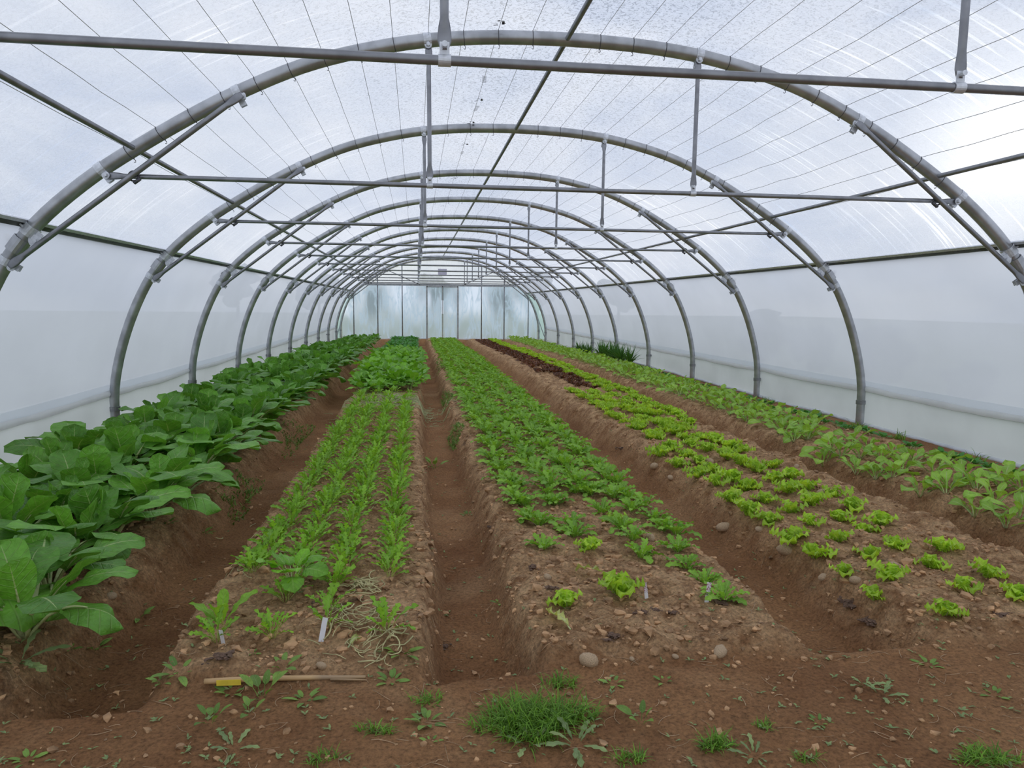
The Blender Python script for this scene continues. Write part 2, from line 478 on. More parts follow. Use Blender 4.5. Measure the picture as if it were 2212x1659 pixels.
_GX0, _GDX = -4.2, 0.02
_gx = np.arange(-4.2, 4.21, 0.02); _gy = np.arange(1.2, 30.0, 0.02)
_GZ, _GT = ground(*np.meshgrid(_gx, _gy))


def gz(x, y, tab=None):
    """height of the soil (bilinear in a precomputed table)"""
    tab = _GZ if tab is None else tab
    fx = min(max((x + 4.2) / 0.02, 0), len(_gx) - 1.001); fy = min(max((y - 1.2) / 0.02, 0), len(_gy) - 1.001)
    i, j = int(fx), int(fy); a, b = fx - i, fy - j
    return float((tab[j, i] * (1 - a) + tab[j, i + 1] * a) * (1 - b) + (tab[j + 1, i] * (1 - a) + tab[j + 1, i + 1] * a) * b)


def ray(u, v):
    return C_F + C_R * (u - IMG_W / 2) / FPX - C_U * (v - IMG_H / 2) / FPX


def G(u, v):
    """the ground point a photograph pixel looks at"""
    d = ray(u, v); z = 0.0
    for _ in range(6):
        p = CAM + d * ((z - CAM[2]) / d[2])
        z = 0.5 * z + 0.5 * gz(p[0], p[1])
    return float(p[0]), float(p[1])


def build_ground():
    xs = np.linspace(-4.05, 4.05, 406)
    ys = [0.2, 0.6, 1.0]
    while ys[-1] < 29.8:
        ys.append(ys[-1] + max(0.012, 0.0072 * ys[-1]))
    ys = np.array([-1.6, -0.8] + ys); ys[-1] = 29.9
    X, Y = np.meshgrid(xs, ys)
    Z, T = ground(X, Y)
    edge = sstep(3.9, 4.05, np.abs(X))
    Z = Z * (1 - edge) + edge * (-0.02 - 0.10 * sstep(16, 27, Y))
    nx, ny = len(xs), len(ys)
    V = np.stack([X, Y, Z], -1).reshape(-1, 3)
    i = np.arange(nx * ny).reshape(ny, nx)
    Fq = np.stack([i[:-1, :-1], i[:-1, 1:], i[1:, 1:], i[1:, :-1]], -1).reshape(-1, 4)
    me = bpy.data.meshes.new('floor')
    me.from_pydata(V.tolist(), [], Fq.tolist())
    me.materials.append(MATS['soil'])
    me.polygons.foreach_set('use_smooth', [True] * len(Fq))
    at = me.attributes.new('tilled', 'FLOAT', 'POINT'); at.data.foreach_set('value', T.reshape(-1))
    o = link('floor', me)
    tag(o, 'brown soil floor with four dug furrows between raised planting beds', 'soil', kind='structure')


build_ground()

# ------------------------------------------------------------------ tunnel geometry
Y0, SP = 5.056, 2.551
END_Y = 29.6
BACK_Y = -1.5
HALF = [(4.0, -0.25), (4.0, 0.10), (3.995, 0.42), (3.945, 0.70), (3.865, 0.98), (3.757, 1.26), (3.62, 1.53), (3.46, 1.745), (3.28, 1.925),
        (3.02, 2.135), (2.787, 2.29), (2.53, 2.45), (2.20, 2.635), (1.70, 2.86), (1.14, 3.01), (0.69, 3.075), (0.235, 3.10)]


def smooth_profile():
    P = np.array([(-x, z) for x, z in HALF] + [(x, z) for x, z in reversed(HALF)])
    # Catmull-Rom then arc-length resample
    Q = []
    E = np.vstack([2 * P[0] - P[1], P, 2 * P[-1] - P[-2]])
    for i in range(1, len(E) - 2):
        for t in np.linspace(0, 1, 8, endpoint=False):
            a, b, c, d = E[i - 1], E[i], E[i + 1], E[i + 2]
            Q.append(0.5 * ((2 * b) + (-a + c) * t + (2 * a - 5 * b + 4 * c - d) * t * t + (-a + 3 * b - 3 * c + d) * t ** 3))
    Q.append(P[-1]); Q = np.array(Q)
    L = np.concatenate([[0], np.cumsum(np.linalg.norm(np.diff(Q, axis=0), axis=1))])
    s = np.linspace(0, L[-1], 241)
    R = np.stack([np.interp(s, L, Q[:, 0]), np.interp(s, L, Q[:, 1])], 1)
    for _ in range(4):
        R[1:-1] = 0.25 * R[:-2] + 0.5 * R[1:-1] + 0.25 * R[2:]
    L = np.concatenate([[0], np.cumsum(np.linalg.norm(np.diff(R, axis=0), axis=1))])
    return R, L - L[-1] / 2


PROF, PS = smooth_profile()
_T = np.gradient(PROF, axis=0); _T /= np.linalg.norm(_T, axis=1)[:, None]
PNORM = np.stack([-_T[:, 1], _T[:, 0]], 1)        # outward normal


def at_s(s, off=0.0):
    P = np.array([np.interp(s, PS, PROF[:, 0]), np.interp(s, PS, PROF[:, 1])])
    Nn = np.array([np.interp(s, PS, PNORM[:, 0]), np.interp(s, PS, PNORM[:, 1])]); Nn /= np.linalg.norm(Nn)
    return P + Nn * off, Nn


def s_of(x, z):
    """arc coordinate (from the ridge, right positive) of the point of the hoop closest to (x, z)"""
    return float(PS[np.argmin(np.hypot(PROF[:, 0] - x, PROF[:, 1] - z))])


S_RAIL = s_of(3.45, 1.76); S_IP = s_of(2.79, 2.29); S_HEM = s_of(3.99, 0.37); S_FOOT = s_of(4.0, -0.04)
R_HOOP = 0.045

# ------------------------------------------------------------------ film
ARCH_Y = [Y0 + SP * n for n in range(-1, 10)] + [END_Y]


def film(name, s0, s1, ns, y0, y1, mat, label, cat, off=0.058, sag=0.012, wob=0.0, kind='structure', parent=None):
    ss = np.linspace(s0, s1, ns); n_y = max(2, int((y1 - y0) / 0.32))
    yy = np.linspace(y0, y1, n_y)
    V = []; U = []
    for y in yy:
        ph = ((y - Y0) / SP) % 1.0
        for s in ss:
            o = off - sag * math.sin(math.pi * ph)
            if wob:
                o += wob * (vnoise(np.array([s * 3.0]), np.array([y * 1.7]))[0]) * min(1.0, abs(s - s0) * 8, abs(s1 - s) * 8)
            p, _ = at_s(s, o)
            V.append((p[0], y, p[1])); U.append((y, s))
    F = [(i * ns + j, i * ns + j + 1, (i + 1) * ns + j + 1, (i + 1) * ns + j) for i in range(n_y - 1) for j in range(ns - 1)]
    mb = MB().add(V, F, U)
    o = link(name, mb.mesh(name, mat), parent)
    if parent is None:
        tag(o, label, cat, kind=kind)
    return o


ceil = film('ceiling', -S_RAIL, S_RAIL, 61, BACK_Y, END_Y, 'roof_film', 'translucent white roof film beaded with water drops', 'roof film')
LAST = ARCH_Y[-2]
wl = film('wall_left', -S_HEM, -S_RAIL, 21, BACK_Y, LAST, 'side_film', 'milky film side wall beside the chard bed', 'wall film', wob=0.02)
wr = film('wall_right', S_RAIL, S_HEM, 21, BACK_Y, LAST, 'side_film', 'milky film side wall beside the cabbage bed', 'wall film', wob=0.02)
film('skirt', -S_FOOT, -S_HEM, 7, BACK_Y, LAST, 'skirt_film', None, None, off=0.05, wob=0.05, parent=wl)
film('skirt', S_HEM, S_FOOT, 7, BACK_Y, LAST, 'skirt_film', None, None, off=0.05, wob=0.05, parent=wr)
film('tinted_panel', -S_FOOT, -S_RAIL, 15, LAST, END_Y, 'green_film', None, None, parent=wl)
film('tinted_panel', S_RAIL, S_FOOT, 15, LAST, END_Y, 'green_film', None, None, parent=wr)


film('overlap_strip', -S_HEM, -S_HEM + 0.09, 4, BACK_Y, LAST, 'overlap_film', None, None, off=0.045, parent=wl)
film('overlap_strip', S_HEM - 0.09, S_HEM, 4, BACK_Y, LAST, 'overlap_film', None, None, off=0.045, parent=wr)


def rolled_hem(sgn, parent):
    yy = np.arange(BACK_Y, LAST, 0.16); P = []
    for i, y in enumerate(yy):
        ph = ((y - Y0) / SP) % 1.0
        p, _ = at_s(sgn * S_HEM, 0.055 - 0.012 * math.sin(math.pi * ph))
        P.append((p[0], y, p[1] - 0.012 * math.sin(math.pi * ph) + 0.010 * float(vnoise(np.array([y * 3.1]), np.array([sgn * 5.0]))[0])))
    rr = 0.032 + 0.008 * vnoise(yy * 5.0, yy * 0 + 2.0)
    V, F = tube(P, rr, 8)
    link('rolled_hem', MB().add(V, F).mesh('rolled_hem', 'hem_film'), parent)
    P = [(sgn * 4.035 + 0.02 * float(vnoise(np.array([y * 0.9]), np.array([7.0 + sgn]))[0]), y, -0.005 - 0.10 * float(sstep(16, 27, np.array(y))) + 0.03 * float(vnoise(np.array([y * 1.3]), np.array([3.0 * sgn]))[0])) for y in np.arange(BACK_Y, LAST, 0.25)]
    V, F = tube(P, 0.022, 8)
    link('ground_hem', MB().add(V, F).mesh('ground_hem', 'ground_hem'), parent)


rolled_hem(-1, wl); rolled_hem(1, wr)

# printed marks on the roof film beside the ridge (illegible batch print)
pm_me = []
for kind in range(2):
    mb = MB()
    if kind == 0:
        for k in range(6):
            w = random.uniform(0.008, 0.03)
            mb.add(*box((random.uniform(-0.03, 0.03), random.uniform(-0.045, 0.045), 0), (w, random.uniform(0.006, 0.02), 0.0006)))
        mb.add(*box((0.022, 0.0, 0), (0.018, 0.05, 0.0006)))
    else:
        for k in range(7):
            mb.add(*box((0.0, -0.08 + k * 0.026, 0), (0.035, 0.007, 0.0006)))
    pm_me.append(mb.mesh('print_mark', 'print_ink', smooth=False))
for (u, v, k) in [(1080, 50, 0), (1046, 172, 1), (1035, 216, 0), (1029, 234, 1), (1018, 265, 0), (1005, 312, 0), (998, 330, 1), (980, 385, 0), (972, 400, 1), (955, 445, 0), (948, 475, 0)]:
    d = ray(u, v); p = None
    for t in np.arange(2.0, 26.0, 0.02):
        q = CAM + d * t
        s = s_of(q[0], q[2]); pp, nn = at_s(s, 0.04)
        if q[2] >= pp[1]:
            p = q; break
    if p is not None:
        link('print_mark', pm_me[k], ceil, Matrix.Translation(Vector(p)) @ Matrix.Rotation(-math.atan2(nn[0], nn[1]) * -1, 4, 'Y') @ Matrix.Rotation(random.uniform(-0.1, 0.1), 4, 'Z'))

# ------------------------------------------------------------------ hoops with all their fittings
ORD = ['first', 'second', 'third', 'fourth', 'fifth', 'sixth', 'seventh', 'eighth', 'ninth', 'tenth', 'eleventh', 'twelfth', 'thirteenth', 'fourteenth', 'fifteenth',
       'sixteenth', 'seventeenth', 'eighteenth', 'nineteenth', 'twentieth']
P2 = lambda x, z, y=0.0: np.array([x, y, z])


def arch_meshes():
    M = {}
    M['hoop'] = MB().add(*tube([(x, 0, z) for x, z in PROF[::2]], R_HOOP, 14)).mesh('hoop', 'hoop_steel')

    def flat_pipe(a, b, r, flat=0.12, fw=1.55, ft=0.28, seg=10):
        a = np.array(a); b = np.array(b); L = np.linalg.norm(b - a); d = (b - a) / L
        ts = [0, 0.03, flat * 0.45, flat * 0.75, flat, flat + 0.25, L / 2, L - flat - 0.25, L - flat, L - flat * 0.75, L - flat * 0.45, L - 0.03, L]
        k = [0.55, 1, 1, 0.6, 0, 0, 0, 0, 0, 0.6, 1, 1, 0.55]
        rr = [r * (1 + (fw - 1) * q) for q in k]; rr[0] *= 0.7; rr[-1] *= 0.7
        ry = [r * (1 + (ft - 1) * min(1, q * 1.5)) for q in k]
        return tube([a + d * t for t in ts], rr, seg, ry=ry, up=(0, 1, 0))

    yb = -0.015
    M['tie_bar'] = MB().add(*flat_pipe(P2(-2.985, 2.105, yb), P2(2.985, 2.105, yb), 0.0158)).mesh('tie_bar', 'pipe_steel')
    M['hanger'] = {}
    M['brace'] = {}
    for sg in (-1, 1):
        M['hanger'][sg] = MB().add(*flat_pipe(P2(sg * 0.93, 3.005, -0.02), P2(sg * 0.925, 2.135, -0.02), 0.0150, 0.10, 1.6)).mesh('hanger', 'pipe_steel')
        M['brace'][sg] = MB().add(*flat_pipe(P2(sg * 2.12, 2.635, -0.05), P2(sg * 3.567, 1.52, -0.05), 0.0180)).mesh('brace', 'pipe_steel')
    # band clamp round the hoop, at the origin with the hoop running along X, tab pointing inwards (-Z)
    ring = lambda r, w, t, seg=18: None

    def band(r, w, t=0.004):
        a = np.linspace(0, 2 * math.pi, 21)[:-1]; V = []; F = []
        for x in (-w / 2, w / 2):
            for rr in (r, r + t):
                V += [(x, math.sin(q) * rr, math.cos(q) * rr) for q in a]
        n = 20
        for j in range(n):
            k = (j + 1) % n
            F += [(n + j, n + k, 3 * n + k, 3 * n + j), (j, 2 * n + j, 2 * n + k, k), (j, k, n + k, n + j), (2 * n + j, 3 * n + j, 3 * n + k, 2 * n + k)]
        return V, F
    mb = MB(); mb.add(*band(R_HOOP, 0.05)); mb.add(*box((0, -0.012, -R_HOOP - 0.022), (0.04, 0.005, 0.05))); mb.add(*box((0, 0.012, -R_HOOP - 0.022), (0.04, 0.005, 0.05)))
    M['clamp'] = mb.mesh('clamp', 'bright_zinc', smooth=False)
    mb = MB(); mb.add(*tube([(0, -0.048, 0), (0, 0.03, 0)], 0.010, 8)); mb.add(*tube([(0, -0.036, 0), (0, -0.031, 0)], 0.024, 14)); mb.add(*tube([(0, -0.052, 0), (0, -0.038, 0)], 0.013, 6))
    M['bolt'] = mb.mesh('bolt', 'bright_zinc', smooth=False)
    mb = MB(); mb.add(*band(R_HOOP + 0.002, 0.045, 0.006)); mb.add(*box((0, 0, R_HOOP + 0.028), (0.04, 0.018, 0.045))); mb.add(*tube([(0, -0.03, R_HOOP + 0.035), (0, 0.03, R_HOOP + 0.035)], 0.009, 8))
    M['foot_collar'] = mb.mesh('foot_collar', 'pipe_steel', smooth=False)
    mb = MB(); mb.add(*band(R_HOOP + 0.004, 0.10, 0.006)); mb.add(*box((0, 0, R_HOOP + 0.03), (0.035, 0.02, 0.04)))
    M['sleeve'] = mb.mesh('sleeve', 'hoop_steel', smooth=False)
    # U shaped clip where the brace crosses the tie bar
    a = np.linspace(0, 2 * math.pi, 17)
    M['crossing_clip'] = MB().add(*tube([(0.032 * math.cos(q), 0, 0.030 * math.sin(q)) for q in a], 0.006, 6, cap=False)).add(*box((0.0, -0.012, -0.040), (0.05, 0.02, 0.016))).mesh('crossing_clip', 'dark_steel')
    # plate holding the side rail, with its round disc
    mb = MB(); mb.add(*band(R_HOOP + 0.003, 0.07, 0.005)); mb.add(*box((0, 0, R_HOOP + 0.02), (0.012, 0.09, 0.085)))
    mb.add(*box((0, -0.02, -R_HOOP - 0.012), (0.065, 0.005, 0.06)))
    M['rail_plate'] = mb.mesh('rail_plate', 'bright_zinc', smooth=False)
    mb = MB(); mb.add(*tube([(0, -0.03, 0), (0, -0.02, 0)], 0.040, 20)); mb.add(*tube([(0, -0.045, 0), (0, -0.03, 0)], 0.016, 6)); mb.add(*tube([(0, -0.034, 0), (0, -0.03, 0)], 0.026, 16))
    M['disc'] = mb.mesh('disc', 'bright_zinc', smooth=False)
    # clip fixing the hanger to the tie bar
    mb = MB(); V, F = band(0.0165, 0.042, 0.003); mb.add(V, F); mb.add(*box((0, -0.008, 0.033), (0.032, 0.004, 0.045))); mb.add(*tube([(0, -0.03, 0.044), (0, 0.004, 0.044)], 0.010, 8))
    M['hanger_clip'] = mb.mesh('hanger_clip', 'bright_zinc', smooth=False)
    # wire ties wound round the hoop wherever a support wire crosses it
    mb = MB()
    for s in WIRE_S:
        p, nn = at_s(s)
        A = np.array([nn[0], 0, nn[1]]); B = np.array([0, 1.0, 0]); tdir = np.array([nn[1], 0, -nn[0]])
        c = np.array([p[0], 0, p[1]]) + tdir * 0.004
        q = np.linspace(0, 2 * math.pi, 13)
        mb.add(*tube([c + A * math.cos(t) * 0.0475 + B * math.sin(t) * 0.0475 + tdir * 0.004 * math.sin(t) for t in q], 0.0022, 4, cap=False))
        mb.add(*tube([c - A * 0.046, c - A * 0.062 + tdir * 0.006, c - A * 0.072, c - A * 0.066 - tdir * 0.008], 0.0022, 4))
    M['wire_ties'] = mb.mesh('wire_ties', 'dark_steel')
    q = np.linspace(0, 2 * math.pi, 13); mt = MB()
    mt.add(*tube([(0.004 * math.sin(t), math.sin(t) * 0.0475, math.cos(t) * 0.0475) for t in q], 0.0022, 4, cap=False, up=(1, 0, 0)))
    mt.add(*tube([(0, 0, -0.046), (0.006, 0, -0.062), (0, 0, -0.072), (-0.008, 0, -0.066)], 0.0022, 4))
    M['wire_tie'] = mt.mesh('wire_tie', 'dark_steel')
    return M


WIRE_S = [s for s in [k * 0.232 for k in range(-13, 14)] if abs(s) > 0.05]
AM = arch_meshes()


def frame_at(s):
    """local frame on the hoop: X along it, Z outwards"""
    p, nn = at_s(s)
    X = Vector((nn[1], 0, -nn[0])); Z = Vector((nn[0], 0, nn[1])); Y = Z.cross(X)
    mm = Matrix.Identity(4)
    for i in range(3):
        mm[i][0] = X[i]; mm[i][1] = Y[i]; mm[i][2] = Z[i]
    mm[0][3], mm[1][3], mm[2][3] = p[0], 0, p[1]
    return mm


def bolt_m(x, z):
    return Matrix.Translation((x, -0.0, z))


for n, y in enumerate(ARCH_Y):
    root = link('tunnel_arch', None, None, Matrix.Translation((0, y, 0)))
    if n == 0:
        lab = 'grey steel tunnel arch whose tie bar crosses the top of the view'
    elif n == len(ARCH_Y) - 1:
        lab = 'grey steel tunnel arch standing against the far end wall'
    else:
        lab = 'grey steel hoop arch with braces, %s whole arch from the front' % ORD[n - 1]
    tag(root, lab, 'tunnel arch', 'steel arches of the tunnel')
    link('hoop', AM['hoop'], root)
    if n <= 5:
        for s in WIRE_S:
            link('wire_tie', AM['wire_tie'], root, frame_at(s))
    else:
        link('wire_ties', AM['wire_ties'], root)['kind'] = 'stuff'
    link('tie_bar', AM['tie_bar'], root)
    for sg in (-1, 1):
        link('hanger', AM['hanger'][sg], root)
        link('brace', AM['brace'][sg], root)
        for (x, z) in ((0.933, 3.009), (2.122, 2.63), (2.972, 2.105), (3.565, 1.516)):
            fm = frame_at(s_of(sg * x, z) )
            c = link('clamp', AM['clamp'], root, fm)
            # the bolt sits on the clamp's tab
            link('bolt', AM['bolt'], c, fm.inverted() @ bolt_m(sg * x, z))
        link('foot_collar', AM['foot_collar'], root, frame_at(sg * s_of(4.0, 0.234) if sg > 0 else -s_of(4.0, 0.234)))
        link('sleeve', AM['sleeve'], root, frame_at(sg * (S_RAIL + 0.12)))
        rp = link('rail_plate', AM['rail_plate'], root, frame_at(sg * S_RAIL))
        link('disc', AM['disc'], rp, frame_at(sg * S_RAIL).inverted() @ bolt_m(sg * 3.415, 1.685))
        link('crossing_clip', AM['crossing_clip'], root, Matrix.Translation((sg * 2.805, -0.03, 2.105)) @ Matrix.Rotation(sg * 0.65, 4, 'Y'))
        link('hanger_clip', AM['hanger_clip'], root, Matrix.Translation((sg * 0.925, -0.015, 2.105)))

# ------------------------------------------------------------------ lengthwise pipes, rails and wires


def long_pipe(name, s, r, mat, label, cat, off=0.0, seg=10, waves=0.0, z0=None):
    p, nn = at_s(s, off); P = []
    if waves:
        rs = np.random.RandomState(int(abs(s) * 1000) + (5 if s > 0 else 0))
        for i, y in enumerate(np.arange(BACK_Y, END_Y + 0.01, SP / 8)):
            ph = ((y - Y0) / SP) % 1.0
            k = waves * math.sin(math.pi * ph) * (0.6 + 0.8 * rs.rand())
            P.append((p[0], y, p[1] - k))
    else:
        P = [(p[0], BACK_Y, p[1]), (p[0], (BACK_Y + END_Y) / 2, p[1]), (p[0], END_Y, p[1])]
    V, F = tube(P, r, seg)
    o = link(name, MB().add(V, F).mesh(name, mat))
    return tag(o, label, cat)


tag(long_pipe('ridge_purlin', 0.0, 0.018, 'pipe_steel', 'dark steel pipe running along the ridge of the tunnel', 'pipe', -0.005), group='lengthwise roof pipes')
tag(long_pipe('roof_purlin', -S_IP, 0.0175, 'pipe_steel', 'dark steel roof pipe high above the chard bed', 'pipe'), group='lengthwise roof pipes')
tag(long_pipe('roof_purlin', S_IP, 0.0175, 'pipe_steel', 'dark steel roof pipe above the cabbage bed', 'pipe'), group='lengthwise roof pipes')
for sg in (-1, 1):
    root = link('side_rail', None, None, Matrix.Translation((0, 0, 0)))
    tag(root, 'long film clamping rail along the %s side wall' % ('chard' if sg < 0 else 'cabbage'), 'rail', 'film clamping rails')
    p, nn = at_s(sg * (S_RAIL), 0.068)
    ang = math.atan2(nn[0], nn[1])
    Rm = np.array(Matrix.Rotation(ang, 3, 'Y'))
    ymid = (BACK_Y + END_Y) / 2; ln = END_Y - BACK_Y
    link('channel', MB().add(*box((p[0], ymid, p[1]), (0.038, ln, 0.030), Rm)).mesh('channel', 'rail_dark', smooth=False), root)
    q, _ = at_s(sg * (S_RAIL - 0.032), 0.050)
    link('clip_strip', MB().add(*box((q[0], ymid, q[1]), (0.024, ln, 0.016), Rm)).mesh('clip_strip', 'bright_zinc', smooth=False), root)
for k, s in enumerate(WIRE_S):
    side = 'chard' if s < 0 else 'cabbage'
    rank = round(abs(s) / 0.232)
    o = long_pipe('support_wire', s, 0.0021, 'wire_steel', 'thin steel roof wire on the %s side, %s from the ridge' % (side, ORD[rank - 1]), 'wire', 0.046, 4, 0.012 if s < 1.2 else 0.022)
    o['group'] = 'thin wires under the roof film'

# ------------------------------------------------------------------ far end wall with its double door
POSTS = [-3.475, -2.532, -1.563, 1.623, 2.552, 3.547]
DOOR = [-0.585, 0.046, 0.663]
ZG = -0.10


def top_z(x):
    i = np.argmin(np.abs(PROF[:, 0] - x) + (PROF[:, 1] < 0.3) * 9)
    return float(PROF[i, 1])


wb = tag(link('wall_back', None, None, Matrix.Translation((0, END_Y, ZG))), 'far end wall of wrinkled clear film on thin posts', 'end wall', kind='structure')
xs = [-3.95] + POSTS[:3] + [DOOR[0]]
segs = [(-3.93, -3.475), (-3.475, -2.532), (-2.532, -1.563), (-1.563, -0.585), (0.663, 1.623), (1.623, 2.552), (2.552, 3.547), (3.547, 3.93)]
BEAM = 2.06


def film_pane(name, x0, x1, zb, zt_fn, mat, parent, y=0.0, seed=0):
    nx, nz = 9, 13; V = []; U = []
    for i in range(nz):
        for j in range(nx):
            x = x0 + (x1 - x0) * j / (nx - 1)
            zt = zt_fn(x); z = zb + (zt - zb) * i / (nz - 1)
            e = min(1, min(j, nx - 1 - j) / 2.0) * min(1, min(i, nz - 1 - i) / 2.0)
            yy = y + 0.05 * e * float(vnoise(np.array([x * 2.2 + z * 1.4 + seed]), np.array([z * 1.1 - x])))if e > 0 else y
            V.append((x, yy, z - ZG)); U.append((x + seed * 3.7, z))
    F = [(i * nx + j, i * nx + j + 1, (i + 1) * nx + j + 1, (i + 1) * nx + j) for i in range(nz - 1) for j in range(nx - 1)]
    return link(name, MB().add(V, F, U).mesh(name, mat), parent)


for k, (a, b) in enumerate(segs):
    film_pane('film_pane', a, b, ZG - 0.05, lambda x: min(BEAM, top_z(x)), 'end_film', wb, 0.0, k)
film_pane('upper_film', -3.1, 3.1, BEAM, lambda x: max(BEAM, top_z(x)), 'end_top_film', wb, 0.0, 31)
for x in POSTS:
    link('post', MB().add(*tube([(x, -0.03, 0), (x, -0.03, min(top_z(x), 3.1) - ZG)], 0.022, 8)).mesh('post', 'pipe_steel'), wb)
link('beam', MB().add(*box((0, -0.04, BEAM - ZG), (6.15, 0.05, 0.06))).mesh('beam', 'hoop_steel', smooth=False), wb)
for sg in (-1, 1):
    link('end_brace', MB().add(*tube([(sg * 2.1, -0.06, 2.62 - ZG), (sg * 0.85, -0.06, 2.08 - ZG)], 0.016, 8)).mesh('end_brace', 'pipe_steel'), wb)
    link('corner_brace', MB().add(*tube([(sg * 3.84, -0.08, 1.05 - ZG), (sg * 4.0, LAST - END_Y + 0.1, 0.02 - ZG)], 0.016, 8)).mesh('corner_brace', 'pipe_steel'), wb)
link('sill_board', MB().add(*box((0, 0.0, 0.005), (7.9, 0.05, 0.05))).mesh('sill_board', 'hem_film', smooth=False), wb)
dr = tag(link('door_1', None, None, Matrix.Translation((0, END_Y, ZG))), 'film-covered double door in the far end wall', 'door', kind='structure')
for (a, b) in ((DOOR[0], DOOR[1]), (DOOR[1], DOOR[2])):
    film_pane('door_film', a + 0.03, b - 0.03, ZG + 0.02, lambda x: BEAM - 0.06, 'end_film', dr, -0.04, int(a * 10) + 40)
for x in DOOR:
    w = 0.03 if x == DOOR[1] else 0.06
    link('door_stile', MB().add(*box((x, -0.045, (BEAM - ZG) / 2), (w, 0.05, BEAM - ZG - 0.04))).mesh('door_stile', 'hoop_steel', smooth=False), dr)
link('door_rail', MB().add(*box(((DOOR[0] + DOOR[2]) / 2, -0.045, BEAM - ZG - 0.05), (DOOR[2] - DOOR[0], 0.05, 0.05))).mesh('door_rail', 'hoop_steel', smooth=False), dr)
sg_o = link('paper_notice', MB().add(*box((0, 0, 0), (0.35, 0.006, 0.24))).mesh('paper_notice', 'sign_paper', smooth=False), None, Matrix.Translation((0.04, END_Y - 0.03, 2.60)))
tag(sg_o, 'small blank pale notice fixed high on the far end wall', 'notice')
# closed film end behind the photographer
nb = 40; V = []; U = []
for x, z in PROF[::6]:
    V += [(x, BACK_Y, -0.1), (x, BACK_Y, z)]; U += [(x, 0), (x, z)]
F = [(2 * i, 2 * i + 1, 2 * i + 3, 2 * i + 2) for i in range(len(V) // 2 - 1)]
tag(link('wall_front', MB().add(V, F, U).mesh('wall_front', 'end_top_film')), 'film end wall behind the camera', 'end wall', kind='structure')

# ------------------------------------------------------------------ outside
V = []; F = []
for (a, b, c, d) in ((-60, -4.05, -20, 110), (4.05, 60, -20, 110), (-4.05, 4.05, 29.8, 110), (-4.05, 4.05, -20, BACK_Y)):
    k = len(V); V += [(a, c, -0.12), (b, c, -0.12), (b, d, -0.12), (a, d, -0.12)]; F.append((k, k + 1, k + 2, k + 3))
tag(link('lawn', MB().add(V, F).mesh('lawn', 'outdoor_grass', smooth=False)), 'grassy field outside the film tunnel', 'field', kind='structure')

tree_me = []
for k in range(3):
    mb = MB(); rs = np.random.RandomState(50 + k)
    for q in range(11):
        r = rs.uniform(0.7, 1.25)
        V, F = blob(200 + k * 20 + q, (r, r, r * 0.8), 2, 0.5)
        mb.add(V + np.array([rs.uniform(-1.2, 1.2), rs.uniform(-1.0, 1.0), 2.0 + rs.uniform(0, 2.6)]), F)
    tree_me.append(mb.mesh('crown', 'tree_leaf'))
trunk_me = MB().add(*tube([(0, 0, -0.2), (0.05, 0, 1.2), (0.0, 0.05, 2.6)], [0.2, 0.15, 0.1], 8)).mesh('trunk', 'bark')
for k, (x, y, s, nm) in enumerate([(-9, 62, 0.80, 'broad'), (-4, 56, 0.55, 'low'), (0.5, 64, 0.72, 'tall'), (5.2, 58, 0.62, 'rounded'), (10, 66, 0.85, 'spreading'), (-15, 60, 0.8, 'wide'), (16, 60, 0.8, 'leafy')]):
    t = link('tree', None, None, Matrix.Translation((x, y, -0.12)) @ Matrix.Rotation(k * 1.3, 4, 'Z') @ Matrix.Scale(s, 4))
    link('trunk', trunk_me, t); link('crown', tree_me[k % 3], t)
    tag(t, '%s tree blurred beyond the far film wall, %s from the chard side' % (nm, ORD[[1, 2, 3, 4, 5, 0, 6][k]]), 'tree', 'trees beyond the far end wall')
for k, (x, y, s) in enumerate([(6.2, 8.6, 0.16), (6.0, 10.2, 0.22), (6.1, 12.4, 0.20), (6.4, 7.2, 0.14), (6.2, 14.5, 0.26)]):
    t = link('shrub', None, None, Matrix.Translation((x, y, -0.12)) @ Matrix.Rotation(k * 2.1, 4, 'Z') @ Matrix.Scale(s, 4))
    link('trunk', trunk_me, t); link('crown', tree_me[k % 3], t)
    tag(t, 'dim green shrub showing through the cabbage side wall, %s in line' % ORD[[1, 2, 3, 0, 4][k]], 'shrub', 'shrubs outside the side wall')

# ------------------------------------------------------------------ leaves


def profile(kind, t):
    e = np.clip(1 - t ** 5, 0, 1) ** 0.5
    if kind == 'spade':
        return np.clip(t, 0, 1) ** 0.42 * np.clip(1 - t ** 4.6, 0, 1) ** 0.5 * 1.10
    if kind == 'spoon':
        return (0.13 + 0.87 * np.exp(-((t - 0.72) / 0.24) ** 2)) * np.clip(1 - t ** 7, 0, 1) ** 0.5
    if kind == 'fan':
        return (0.16 + 0.84 * t ** 0.75) * np.clip(1 - t ** 7, 0, 1) ** 0.5
    if kind == 'lance':
        return (0.22 + 0.78 * np.sin(np.clip(t * 1.15, 0, 1) * 1.7)) * e
    if kind == 'strap':
        return np.clip(1 - t ** 2.2, 0, 1) ** 0.8
    return np.sin(np.pi * np.clip(t, 0, 1) ** 0.8) ** 0.6


